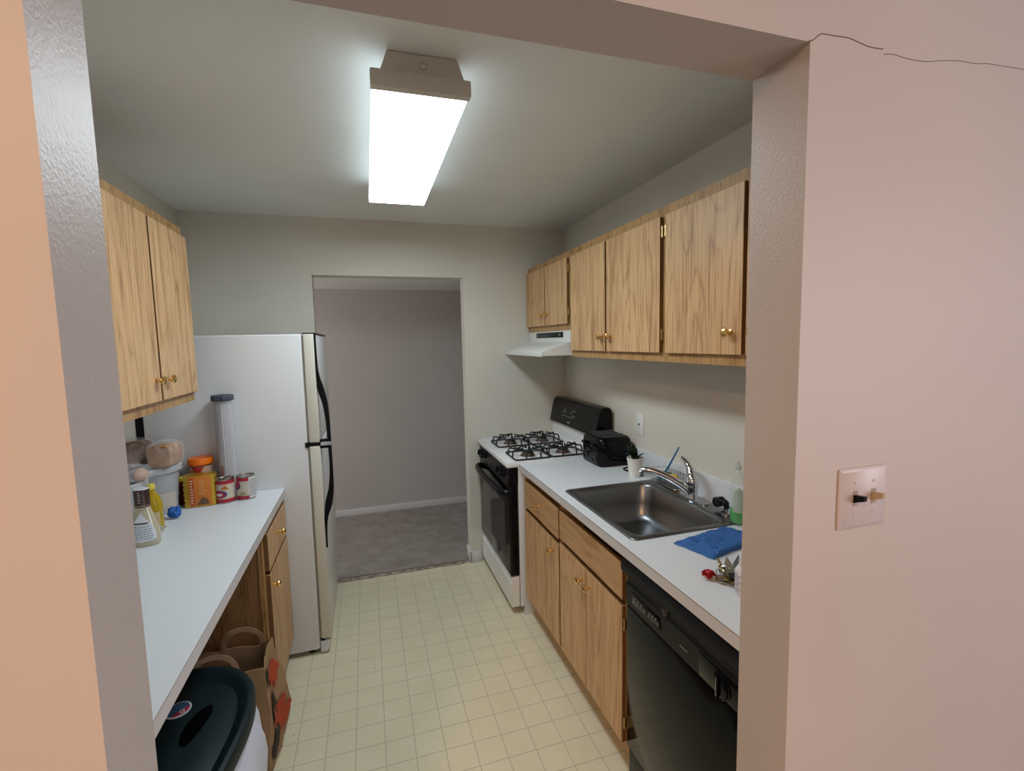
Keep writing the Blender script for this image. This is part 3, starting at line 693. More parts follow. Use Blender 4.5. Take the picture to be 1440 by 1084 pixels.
# cup with plant
t = thing('plant_cup', 'white foam cup holding dark green leaves, beside the toaster', 'cup', (1.048, 1.43, H))
b = NB(); lathe(b, [(.030, H), (.0405, H+.092), (.0425, H+.094), (.043, H+.099), (.041, H+.100), (.038, H+.097), (.036, H+.080)], (1.048, 1.43, 0), 36); obj('cup', b, mat('foam_cup', (.80, .79, .77), .6), t)
b = NB(); lathe(b, [(.0365, H+.079), (.03, H+.084), (.01, H+.086)], (1.048, 1.43, 0), 24); obj('soil', b, mat('soil', (.02, .014, .01), .95), t)
M_leaf = mat('dark_leaf', (.012, .035, .014), .4)
def leaf(bm, base, tip, w, curl=.01):
    A = Vector(base); B = Vector(tip); d = B-A; s = d.cross(Vector((0, 0, 1)));
    if s.length < 1e-4: s = Vector((1, 0, 0))
    s.normalize(); nrm = s.cross(d).normalized(); b2 = NB(); rows = []
    for i in range(9):
        u = i/8; ww = w*math.sin(PI*min(1, u*.9+.08))**.8; c = A+d*u+nrm*curl*math.sin(PI*u)
        rows.append([b2.verts.new(c+s*ww*k+nrm*(abs(k)*ww*.3)) for k in (-1, 0, 1)])
    for p, q in zip(rows, rows[1:]):
        for k in range(2): b2.faces.new((p[k], p[k+1], q[k+1], q[k]))
    r = bmesh.ops.solidify(b2, geom=b2.faces[:], thickness=.0008)
    merge(bm, b2)
for (bx, by, tx, ty, tz, w) in ((1.04, 1.44, 1.020, 1.47, 1.060, .018), (1.05, 1.44, 1.062, 1.475, 1.072, .018), (1.04, 1.42, 1.03, 1.41, 1.045, .015), (1.055, 1.42, 1.095, 1.405, 1.035, .012), (1.045, 1.43, 1.050, 1.45, 1.068, .016), (1.04, 1.43, 1.00, 1.45, 1.035, .014), (1.05, 1.435, 1.035, 1.50, 1.066, .020), (1.05, 1.425, 1.02, 1.44, 1.056, .020), (1.05, 1.445, 1.075, 1.46, 1.052, .018), (1.03, 1.43, 1.012, 1.43, 1.040, .016)):
    b = NB(); leaf(b, (bx, by, H+.083), (tx, ty, tz), w); obj('leaf', b, M_leaf, t)

# sink caddy with sponge, scrubber and brush
t = thing('sink_caddy', 'chrome wire sink caddy behind the faucet spout', 'caddy', (1.115, 1.22, H+.006))
b = NB(); x0, x1, y0, y1 = 1.075, 1.160, 1.135, 1.335; zb = H+.012
for z in (zb, zb+.03, zb+.055): tube(b, [(x, y, z) for x, y in rrect(x0, x1, y0, y1, .012, 4)], .0016, 6, closed=True)
for i in range(9):
    y = y0+.012+i*(y1-y0-.024)/8; tube(b, [(x0, y, zb+.055), (x0, y, zb), (x1, y, zb), (x1, y, zb+.055)], .0013, 6)
for x in (x0+.004, x1-.004):
    for y in (y0+.01, y1-.01): tube(b, [(x, y, H+.0), (x, y, zb)], .002, 6)
obj('wire_basket', b, M_chrome, t)
b = NB(); lump(b, (1.108, 1.195, zb+.030), (.026, .034, .024), .12, 40, 3, 3); tagm('sponge', b, mat('yellow_sponge', (.75, .47, .05), .9), 'crumpled yellow sponge lying in the sink caddy', 'sponge', (1.108, 1.195, zb+.004))
b = NB(); lump(b, (1.118, 1.250, zb+.028), (.026, .022, .022), .16, 60, 3, 5); tagm('scrubbing_pad', b, mat('green_scrubber', (.07, .11, .06), .95), 'dark green scrubbing pad in the sink caddy behind the sponge', 'scrubber', (1.118, 1.262, zb+.004))
t = thing('dish_brush', 'blue-handled dish brush leaning in the sink caddy', 'brush', (1.125, 1.305, zb))
b = NB(); tube(b, [(1.118, 1.300, zb+.012), (1.128, 1.252, 1.01), (1.138, 1.195, 1.108)], [.0050, .0045, .0035], 10); obj('handle', b, mat('blue_plastic', (.02, .16, .38), .35), t)
b = NB(); lathe(b, [(.017, zb+.002), (.020, zb+.02), (.012, zb+.03)], (1.118, 1.304, 0), 18); obj('bristles', b, mat('teal_bristles', (.05, .22, .30), .7), t)
# sink strainer / black sprayer
t = thing('sink_sprayer', 'black side sprayer on the sink deck next to the soap bottle', 'sprayer', (1.085, .84, H+.006))
b = NB(); lathe(b, [(.021, z0), (.021, z0+.006), (.012, z0+.012), (.011, z0+.024)], (1.090, .828, 0), 20); obj('base', b, M_chrome, t)
b = NB(); tube(b, bez([(1.090, .826, z0+.022), (1.090, .832, z0+.040), (1.091, .855, z0+.042), (1.093, .885, z0+.030)], 5), [.011]*5+[.014]*5+[.020]*5+[.022], 14); obj('spray_head', b, M_black, t)

# dish soap bottle
M_clear = mat('clear_plastic', (.62, .74, .70), .10, alpha=.16, spec=.8)
M_liq = mat('green_soap', (.015, .36, .04), .15)
t = thing('dish_soap_bottle', 'clear dish soap bottle with a little green soap left, on the sink deck', 'bottle', (1.068, .748, H+.006))
bx, by = 1.068, .748
def oval(bm, prof, c, ratio, rot=0, mi=0, n=32, **k): lathe(bm, prof, c, n, 'z', mi, 1, ratio, rot=rot, **k)
b = NB(); oval(b, [(.032, z0+.001), (.036, z0+.006), (.038, z0+.05), (.034, z0+.10), (.036, z0+.145), (.031, z0+.180), (.014, z0+.200), (.010, z0+.205)], (bx, by, 0), .72, rot=1.1); obj('body', b, M_clear, t)
b = NB(); oval(b, [(.030, z0+.003), (.034, z0+.008), (.036, z0+.046)], (bx, by, 0), .72, rot=1.1); obj('soap', b, M_liq, t)
b = NB(); lathe(b, [(.012, z0+.203), (.012, z0+.218), (.005, z0+.222), (.004, z0+.234)], (bx, by, 0), 18); obj('cap', b, mat('translucent_cap', (.75, .78, .76), .3, trans=.5), t)
b = NB(); L = []
for k in range(13):
    a = -0.9+1.8*k/12; L.append(a)
def label_patch(bm, c, rx, ry, rot, a0, a1, z0_, z1_, top=None, n=16, m_=10, off=.0006):
    """curved label hugging an oval bottle; top(u) in 0..1 scales the width to shape it"""
    b2 = NB(); G = []
    for j in range(m_+1):
        v = j/m_; row = []
        w = top(v) if top else 1
        for i in range(n+1):
            u = (i/n-.5)*w+.5; a = a0+(a1-a0)*u
            x, y = (rx(v)+off)*math.cos(a), (ry(v)+off)*math.sin(a)
            x, y = x*math.cos(rot)-y*math.sin(rot), x*math.sin(rot)+y*math.cos(rot)
            row.append(b2.verts.new((c[0]+x, c[1]+y, z0_+(z1_-z0_)*v)))
        G.append(row)
    for p, q in zip(G, G[1:]):
        for i in range(n):
            b2.faces.new((p[i], p[i+1], q[i+1], q[i]))
    return merge(bm, b2)
b.free(); b = NB(); label_patch(b, (bx, by), lambda v: .0375, lambda v: .0375*.72, 1.1, 2.2, 3.7, z0+.048, z0+.142, top=lambda v: math.sqrt(max(.02, 1-v**4)))
obj('label', b, mat('pale_green_label', (.40, .50, .42), .4), t)
t = thing('small_bottle', 'small clear bottle with grey label behind the dish soap, at the jamb', 'bottle', (1.110, .668, H))
b = NB(); lathe(b, [(.022, H), (.025, H+.006), (.025, H+.09), (.012, H+.12), (.011, H+.13)], (1.110, .668, 0), 24); obj('body', b, M_clear, t)
b = NB(); label_patch(b, (1.110, .668), lambda v: .025, lambda v: .025, 0, 0, 2*PI, H+.02, H+.085); obj('label', b, mat('grey_label', (.40, .44, .50), .5), t)
b = NB(); lathe(b, [(.013, H+.128), (.013, H+.148)], (1.110, .668, 0), 18); obj('cap', b, M_outlet, t)

# utensil in the sink
t = thing('vegetable_peeler', 'small peeler with a yellow tip lying in the sink bowl', 'utensil', (.70, 1.10, .76))
b = NB(); tube(b, [(.742, 1.150, .7555), (.738, 1.09, .7565)], [.006, .0065], 10); obj('handle', b, mat('pale_handle', (.75, .72, .65), .4), t)
b = NB(); tube(b, [(.738, 1.09, .7565), (.732, 1.035, .7555)], [.004, .003], 8); obj('tip', b, mat('yellow_tip', (.75, .55, .03), .4), t)

# blue cloth
def cloth():
    b = NB()
    def layer(C, zb, hgt, seed):
        n, m_ = 56, 34; top = []; bot = []
        for i in range(n+1):
            r1, r0 = [], []
            for j in range(m_+1):
                u, v = i/n, j/m_
                p = C[0]*(1-u)*(1-v)+C[1]*(1-u)*v+C[2]*u*v+C[3]*u*(1-v)
                p = Vector((p.x+.007*noise.noise(Vector((u*5, v*5, seed))), p.y+.007*noise.noise(Vector((u*5, v*5, seed+9))), 0))
                e = min(u, 1-u, v, 1-v); prof = min(1, e/.05)**.5
                wr = .0055*(1-2*abs(noise.noise(Vector((u*3+v*9, v*7-u*4, seed)))))+.0032*noise.noise(Vector((u*18, v*12, seed)))
                z = zb+(hgt+wr)*(.35+.65*prof)
                r1.append(b.verts.new((p.x, p.y, max(z, zb+.0008)))); r0.append(b.verts.new((p.x, p.y, zb)))
            top.append(r1); bot.append(r0)
        for i in range(n):
            for j in range(m_):
                b.faces.new((top[i][j], top[i+1][j], top[i+1][j+1], top[i][j+1])); b.faces.new((bot[i][j], bot[i][j+1], bot[i+1][j+1], bot[i+1][j]))
        for i in range(n):
            b.faces.new((top[i][0], bot[i][0], bot[i+1][0], top[i+1][0])); b.faces.new((top[i][m_], top[i+1][m_], bot[i+1][m_], bot[i][m_]))
        for j in range(m_):
            b.faces.new((top[0][j], top[0][j+1], bot[0][j+1], bot[0][j])); b.faces.new((top[n][j], bot[n][j], bot[n][j+1], top[n][j+1]))
    V3 = lambda *q: [Vector((x, y, 0)) for x, y in q]
    layer(V3((.735, .676), (.778, .530), (1.035, .600), (.975, .716)), H+.0008, .0045, 2.0)
    layer(V3((.748, .672), (.790, .538), (1.032, .604), (.972, .708)), H+.0052, .0045, 5.0)
    layer(V3((.768, .668), (.800, .536), (1.034, .602), (.978, .714)), H+.0096, .0050, 8.0)
    bmesh.ops.recalc_face_normals(b, faces=b.faces[:])
    mt = mat('blue_cloth', (.035, .13, .38), .85); bump(mt, obco(mt), 900, .3, .0008)
    tagm('folded_cloth', b, mt, 'folded blue dish cloth on the countertop in front of the sink', 'cloth', (.88, .62, H), ang=80)
cloth()

# keys with red flower
t = thing('key_bunch', 'bunch of keys with a red flower charm on the right countertop', 'keys', (.72, .41, H))
M_key = mat('nickel_key', (.42, .40, .34), .3, 1); M_keyb = mat('brass_key', (.50, .36, .13), .3, 1)
random.seed(11)
def key(c, ang, mt, z, L=.055, tilt=.0):
    d = Vector((math.cos(ang), math.sin(ang), tilt)); s = Vector((-math.sin(ang), math.cos(ang), 0)); b = NB()
    c = Vector((*c, z)); out = []
    for k in range(14): a = 2*PI*k/14; out.append(c+d*.012*math.cos(a)+s*.012*math.sin(a))
    b2 = NB(); f = b2.faces.new([b2.verts.new(p) for p in out]); r = bmesh.ops.extrude_face_region(b2, geom=[f]); bmesh.ops.translate(b2, verts=[v for v in r['geom'] if isinstance(v, bmesh.types.BMVert)], vec=(0, 0, .0022)); bmesh.ops.recalc_face_normals(b2, faces=b2.faces[:]); merge(b, b2)
    prof = [(0.010, -.0045), (L, -.0045), (L+.003, 0), (L, .004)]
    for i in range(5): x = L-.004-i*.006; prof += [(x, .004), (x-.003, .001)]
    prof += [(.010, .0045)]
    b2 = NB(); f = b2.faces.new([b2.verts.new(c+d*p+s*q) for p, q in prof]); r = bmesh.ops.extrude_face_region(b2, geom=[f]); bmesh.ops.translate(b2, verts=[v for v in r['geom'] if isinstance(v, bmesh.types.BMVert)], vec=(0, 0, .0020)); bmesh.ops.recalc_face_normals(b2, faces=b2.faces[:]); merge(b, b2)
    return obj('key', b, mt, t)
for i, (ax_, ay_, an, mt) in enumerate(((.705, .418, -.7, M_keyb), (.715, .430, .1, M_key), (.700, .405, -1.2, M_key), (.722, .420, -.3, M_key), (.735, .440, .7, M_key), (.712, .400, -.95, M_keyb), (.745, .455, 1.1, M_keyb), (.730, .405, -.5, M_key), (.750, .43, .35, M_key))):
    key((ax_, ay_), an, mt, H+.001+.0026*i, tilt=.0)
b = NB(); tube(b, [(.712+.016*math.cos(a), .418+.016*math.sin(a), H+.020+.006*math.sin(a)) for a in [2*PI*k/24 for k in range(24)]], .0013, 6, closed=True); tube(b, [(.728+.012*math.cos(a), .432+.012*math.sin(a), H+.024+.007*math.cos(a)) for a in [2*PI*k/24 for k in range(24)]], .0012, 6, closed=True); obj('key_ring', b, M_chrome, t)
b = NB()
for lay, (rr0, hh, off) in enumerate(((.024, .008, 0), (.018, .014, .5))):
    for k in range(6):
        a = 2*PI*(k+off)/6; leaf(b, (.684+.003*math.cos(a), .440+.003*math.sin(a), H+hh), (.684+rr0*math.cos(a), .440+rr0*math.sin(a), H+hh+.004), .009, .004)
lump(b, (.684, .440, H+.013), (.012, .012, .012), .15, 90, 3, 9); obj('flower_charm', b, mat('red_charm', (.42, .006, .010), .35), t)
b = NB()
prism(b, [(.738, .432), (.748, .452), (.800, .500), (.770, .436)], 'z', H+.022, H+.0235); obj('tag', b, mat('olive_tag', (.20, .18, .12), .5), t)
b = NB(); prism(b, [(.765, .425), (.778, .448), (.838, .492), (.805, .425)], 'z', H+.024, H+.0255); obj('tag', b, mat('slate_tag', (.09, .09, .10), .4), t)
b = NB(); prism(b, [(.700, .372), (.722, .360), (.745, .392), (.722, .405)], 'z', H+.022, H+.030, .002); obj('black_fob', b, M_black, t)
# small white bottle next to keys
t = thing('sanitizer_bottle', 'small white squeeze bottle beside the keys, half hidden by the jamb', 'bottle', (.710, .334, H))
b = NB(); lathe(b, [(.020, H), (.022, H+.004), (.022, H+.072), (.016, H+.082), (.012, H+.086)], (.710, .334, 0), 28); obj('body', b, mat('white_bottle', (.68, .67, .70), .35), t)
b = NB(); lathe(b, [(.013, H+.084), (.012, H+.110), (.010, H+.112)], (.710, .334, 0), 20); obj('cap', b, mat('frosted_cap', (.60, .60, .62), .4), t)
b = NB()
for i in range(9): label_patch(b, (.710, .334), lambda v: .0222, lambda v: .0222, 0, 2.6, 3.5+.25*math.sin(i*2.1), H+.016+i*.006, H+.0185+i*.006, n=8, m_=1)
obj('lettering', b, mat('label_print', (.30, .30, .36), .6), t)

# ------------------------------------------------------------------ food on the left counter
def can(cx, cy, label, rot):
    t = thing('food_can', label, 'can', (cx, cy, H), 'canned food on the left counter')
    r = .0385; h = .112
    b = NB(); lathe(b, [(r-.001, H), (r, H+.002), (r, H+.005), (r-.0015, H+.006), (r-.0015, H+h-.006), (r, H+h-.005), (r, H+h), (r-.002, H+h), (r-.003, H+h-.004), (.005, H+h-.004)], (cx, cy, 0), 36); obj('tin', b, mat('tin_metal', (.45, .44, .42), .25, 1), t)
    b = NB(); label_patch(b, (cx, cy), lambda v: r, lambda v: r, 0, 0, 2*PI, H+.006, H+h-.006, n=40, m_=1, off=0); lb = obj('label', b, mat('cream_label', (.62, .55, .44), .4), t)
    b = NB(); label_patch(b, (cx, cy), lambda v: r, lambda v: r, 0, 0, 2*PI, H+.006, H+.022, n=40, m_=1); label_patch(b, (cx, cy), lambda v: r, lambda v: r, 0, 0, 2*PI, H+h-.022, H+h-.006, n=40, m_=1); obj('red_band', b, mat('red_print', (.42, .02, .04), .4), lb)
    def patch(a0, a1, z0_, z1_, mt, top=None, nm='print', off=.001):
        b = NB(); label_patch(b, (cx, cy), lambda v: r, lambda v: r, 0, rot+a0, rot+a1, H+z0_, H+z1_, top, off=off); obj(nm, b, mt, lb)
    el = lambda v: math.sqrt(max(.01, 1-(2*v-1)**2))
    blue = mat('blue_print', (.03, .04, .20), .4); red = mat('red_logo', (.5, .02, .05), .4); orange = mat('orange_print', (.55, .16, .03), .4); wh = mat('white_print', (.7, .68, .66), .5)
    return patch, el, blue, red, orange, wh
A0 = -PI/2-.25
patch, el, blue, red, orange, wh = can(-.901, 1.757, 'food can with red bands, left of the two cans, against the golden pack', A0)
patch(-1.0, .65, .026, .062, blue, el); patch(-.9, .45, .028, .058, red, el, off=.0016); patch(-.6, .2, .036, .050, wh, el, off=.0022); patch(.0, .9, .066, .086, orange, lambda v: max(.05, 1-v))
patch, el, blue, red, orange, wh = can(-.820, 1.778, 'food can with red bands, right of the two cans, nearest the counter edge', A0)
patch(-1.1, -.15, .050, .092, blue, el); patch(-1.1, -.25, .060, .090, red, el, off=.0016)
patch(.75, 2.3, .008, .108, wh, off=.0016)
gp = mat('grey_print', (.25, .22, .25), .5)
for i in range(9): patch(.80+.03*(i % 2), 1.9, .018+i*.009, .021+i*.009, gp, off=.0022)
patch(-.3, .5, .024, .040, mat('olive_print', (.35, .33, .18), .5), el)

# golden wrapped pack
def pack():
    t = thing('snack_pack', 'gold foil pack with orange and red front, standing beside the cans', 'food pack', (-.985, 1.765, H))
    rot = Matrix.Rotation(.10, 3, 'Z'); c = Vector((-.995, 1.745, 0))
    M_gold = mat('gold_foil', (.62, .40, .05), .28, .75)
    def place(bm):
        for v in bm.verts: v.co = rot@v.co + c
        return bm
    b = NB(); n = 24; L = []
    for i in range(n+1):
        z = H+.001+.142*i/n; bulge = .004*math.sin(PI*i/n*6)**2
        L.append([(x, y, z) for x, y in rrect(-.060-bulge, .060+bulge, -.030-bulge*.3, .030+bulge*.3, .012, 5)])
    loft(b, L, cap0=True); place(b); obj('wrapper', b, M_gold, t)
    b = NB(); box(b, -.040, .046, -.0335, -.031, H+.006, H+.138, .0005); place(b); p = obj('front_panel', b, mat('orange_panel', (.66, .20, .03), .35), t)
    b = NB(); box(b, -.036, -.020, -.0342, -.033, H+.012, H+.132); place(b); obj('red_stripe', b, mat('red_stripe', (.42, .03, .02), .35), p)
    b = NB(); random.seed(5)
    for i in range(9): z = H+.018+i*.0125; box(b, -.034, -.034+random.uniform(.008, .012), -.0350, -.0340, z, z+.007)
    for i in range(6): z = H+.06+i*.012; box(b, .0, .0+random.uniform(.015, .028), -.0345, -.0334, z, z+.003)
    place(b); obj('lettering', b, mat('cream_print', (.72, .45, .22), .5), p)
    b = NB(); prism(b, [(-.012, H+.010), (.036, H+.012), (.030, H+.034), (.010, H+.046), (.0, H+.030)], 'y', -.0346, -.0334); place(b); obj('picture', b, mat('brown_picture', (.16, .09, .05), .5), p)
pack()
# orange-lid jar behind
t = thing('orange_lid_jar', 'round jar with a bright orange lid behind the gold foil pack', 'jar', (-1.022, 1.831, H))
cx, cy = -1.014, 1.831
b = NB(); lathe(b, [(.042, H), (.045, H+.004), (.045, H+.15), (.042, H+.165), (.042, H+.18)], (cx, cy, 0), 36); obj('jar', b, mat('brown_contents', (.30, .12, .04), .25), t)
b = NB(); lathe(b, [(.049, H+.172), (.051, H+.174), (.051, H+.196), (.048, H+.201), (.01, H+.202)], (cx, cy, 0), 40); obj('lid', b, mat('orange_lid', (.85, .17, .005), .4), t)
b = NB(); label_patch(b, (cx, cy), lambda v: .045, lambda v: .045, 0, 0, 2*PI, H+.02, H+.165, n=40, m_=1); lb = obj('label', b, mat('pinkish_label', (.58, .36, .28), .4), t)
b = NB(); label_patch(b, (cx, cy), lambda v: .045, lambda v: .045, 0, -2.2, -1.0, H+.13, H+.164, lambda v: .2+.8*v, off=.0012); obj('red_print', b, mat('jar_red', (.40, .03, .02), .4), lb)
# small condiment bottle
t = thing('sauce_bottle', 'small dark red bottle with yellow cap, left of the gold foil pack', 'bottle', (-1.075, 1.775, H))
cx, cy = -1.078, 1.792
b = NB(); lathe(b, [(.021, H), (.023, H+.004), (.021, H+.035), (.017, H+.055), (.019, H+.075), (.022, H+.10), (.020, H+.108)], (cx, cy, 0), 24); obj('body', b, mat('dark_red_sauce', (.14, .012, .01), .2), t)
b = NB(); lathe(b, [(.020, H+.106), (.019, H+.124), (.008, H+.127)], (cx, cy, 0), 20); obj('cap', b, mat('yellow_cap', (.72, .48, .01), .4), t)

# tall clear canister of stacked cups
t = thing('tall_canister', 'tall clear plastic canister with dark grey lid standing against the refrigerator', 'canister', (-.905, 1.836, H))
cx, cy = -.905, 1.836
cy = 1.836
b = NB(); prof = []
for i in range(62):
    z = H+.012+i*.007; prof += [(.0315, z), (.036, z+.0015), (.036, z+.004), (.0315, z+.0055)]
lathe(b, prof, (cx, cy, 0), 24); obj('stacked_contents', b, mat('translucent_cups', (.66, .63, .66), .3), t)
b = NB(); lathe(b, [(.038, H+.001), (.039, H+.004), (.039, H+.468)], (cx, cy, 0), 36, cap1=False); obj('tube', b, mat('clear_sleeve', (.80, .80, .84), .12, alpha=.25), t)
b = NB(); lathe(b, [(.041, H+.460), (.046, H+.463), (.047, H+.467), (.047, H+.484), (.045, H+.488), (.026, H+.488), (.024, H+.478), (.005, H+.477)], (cx, cy, 0), 8, rot=.3); obj('lid', b, mat('slate_lid', (.055, .068, .10), .5), t)
b = NB(); label_patch(b, (cx, cy), lambda v: .0393, lambda v: .0393, 0, -1.50, -1.42, H+.05, H+.45, n=3, m_=1); label_patch(b, (cx, cy), lambda v: .0393, lambda v: .0393, 0, -1.22, -1.19, H+.05, H+.45, n=3, m_=1); obj('tube_strip', b, mat('pale_strip', (.80, .78, .80), .3), t)  # two pale upright strips along the tube, and no more
b = NB(); label_patch(b, (cx, cy), lambda v: .0393, lambda v: .0393, 0, -2.1, -1.7, H+.03, H+.16, lambda v: 1-.5*v, n=6, m_=3); obj('label', b, mat('faded_red_label', (.36, .15, .10), .5), t)

# bucket with lid
M_milky = mat('milky_plastic', (.66, .68, .71), .35, trans=.30, ior=1.3)
t = thing('food_tub', 'large milky plastic tub with a wide rim under the bread bags', 'tub', (-1.155, 1.70, H))
cx, cy = -1.163, 1.715
b = NB(); lathe(b, [(.078, H), (.082, H+.004), (.097, H+.180), (.0985, H+.182)], (cx, cy, 0), 48); obj('tub', b, M_milky, t)
b = NB(); lathe(b, [(.104, H+.178), (.108, H+.182), (.108, H+.200), (.104, H+.206), (.095, H+.206), (.090, H+.198), (.01, H+.198)], (cx, cy, 0), 48); obj('lid', b, M_milky, t)
b = NB(); label_patch(b, (cx, cy), lambda v: .084+.008*v, lambda v: .084+.008*v, 0, -1.5, -.2, H+.02, H+.095, n=20, m_=4, off=.0012, top=lambda v: 1-.25*v); obj('contents_level', b, mat('oat_colour', (.56, .50, .42), .6), t)
# second container in front
t = thing('lidded_container', 'translucent food container behind the salad dressing bottle', 'container', (-1.165, 1.50, H))
b = NB(); loft(b, [[(x, y, z) for x, y in rrect(-1.262+i, -1.122-i, 1.445+i, 1.575-i, .03, 6)] for i, z in ((.016, H), (.012, H+.005), (.002, H+.165), (0, H+.17))], cap0=True); obj('tub', b, M_milky, t)
b = NB(); loft(b, [[(x, y, z) for x, y in rrect(-1.267+i, -1.117-i, 1.440+i, 1.580-i, .032, 6)] for i, z in ((0, H+.168), (0, H+.186), (.004, H+.190), (.014, H+.190), (.018, H+.184))], cap0=True); obj('lid', b, M_milky, t)

# bread in clear bags
def film():
    m = mat('thin_clear_film', (.88, .89, .93), .14, alpha=.18, spec=1.0); return m
M_film = film()
def bread(name, label, c, half, ang, nsl, col1, col2, seed, flat):
    """sliced loaf: rounded slices along its own axis, inside a crumpled film bag"""
    t = thing(name, label, 'bread', (c[0], c[1], flat), 'bread in clear bags')
    hl, hw, hh = half; b = NB(); L = []; ca, sa = math.cos(ang), math.sin(ang); rnd = random.Random(seed); N = 40
    for i in range(nsl):
        k = 1-.10*abs(i-(nsl-1)/2)/(nsl/2)+rnd.uniform(-.03, .03); dz = rnd.uniform(-.002, .002)
        for q, sh in ((.04, .955), (.25, 1.0), (.75, 1.0), (.96, .955)):
            x = -hl+2*hl*(i+q)/nsl; ring = []
            for j in range(N):
                a = 2*PI*j/N; u, v = math.cos(a), math.sin(a)
                yy = hw*k*sh*math.copysign(abs(u)**.55, u)*(1+.10*max(0, v)); zz = hh*k*sh*math.copysign(abs(v)**.62, v)
                ring.append((c[0]+x*ca-yy*sa, c[1]+x*sa+yy*ca, max(flat+.0005, flat+hh*.99+zz+dz)))
            L.append(ring)
    loft(b, L, cap0=True); mt = mat('bread_crust', col1, .7); mottle(mt, col1, col2, 30, 6); obj('loaf', b, mt, t, ang=30)
    b = NB(); bb = NB(); bmesh.ops.create_icosphere(bb, subdivisions=5, radius=1)
    for v in bb.verts:
        d = v.co.normalized(); e = [math.copysign(abs(q)**.6, q) for q in d]
        p = Vector((e[0]*hl*1.12, e[1]*hw*1.20, e[2]*hh*1.16)); nz = noise.noise(p*22+Vector((seed, 0, 2*seed)))+.6*noise.noise(p*55+Vector((0, seed, 0)))
        p *= 1+.20*(1-2.2*abs(nz))*.5
        w = Vector((c[0]+p.x*ca-p.y*sa, c[1]+p.x*sa+p.y*ca, flat+hh+p.z)); w.z = max(w.z, flat+.0002); v.co = w
    merge(b, bb); obj('bag', b, M_film, t, ang=22)
    return t
ZT = H+.207
bread('bread_bag', 'darker brown loaf in a clear bag on top of the milky tub, farther left', (-1.220, 1.690), (.080, .040, .056), 1.40, 8, (.16, .07, .025), (.36, .19, .08), 1, ZT)
bread('bread_bag', 'lighter tan loaf in a clear bag on the right side of the milky tub', (-1.095, 1.680), (.056, .046, .050), 1.45, 6, (.36, .165, .055), (.56, .32, .14), 2, ZT)
t = thing('roll_bag', 'peach bread roll in a clear bag on the translucent food container', 'bread', (-1.135, 1.52, H+.190), 'bread in clear bags')
b = NB(); lump(b, (-1.125, 1.510, H+.190+.026), (.027, .030, .026), .08, 20, 3, 8, H+.1905); mt = mat('peach_roll', (.60, .38, .25), .7); obj('roll', b, mt, t, ang=80)
b = NB(); lump(b, (-1.190, 1.50, H+.190+.026), (.022, .028, .026), .10, 20, 3, 12, H+.1905); obj('brown_roll', b, mat('brown_roll', (.12, .075, .04), .7), t, ang=80)
b = NB(); lump(b, (-1.155, 1.508, H+.190+.032), (.066, .044, .036), .16, 30, 5, 6, H+.1902, crease=True); obj('bag', b, M_film, t, ang=25)

# oil bottle
t = thing('oil_bottle', 'yellow cooking oil bottle behind the salad dressing', 'bottle', (-1.098, 1.515-.01, H))
cx, cy = -1.082, 1.478
b = NB(); lathe(b, [(.030, H), (.034, H+.004), (.034, H+.045), (.031, H+.055), (.034, H+.065), (.033, H+.105), (.024, H+.135), (.012, H+.156), (.011, H+.165)], (cx, cy, 0), 36, sy=.85); obj('body', b, mat('golden_oil', (.62, .42, .02), .12, trans=.35, ior=1.35), t)
b = NB(); lathe(b, [(.014, H+.163), (.014, H+.180), (.012, H+.183)], (cx, cy, 0), 20); obj('cap', b, mat('gold_cap', (.70, .58, .08), .3), t)
b = NB(); label_patch(b, (cx, cy), lambda v: .034, lambda v: .034*.85, 0, -2.2, -.6, H+.015, H+.075, n=16, m_=4); lb = obj('label', b, mat('oil_label', (.55, .44, .22), .5), t)
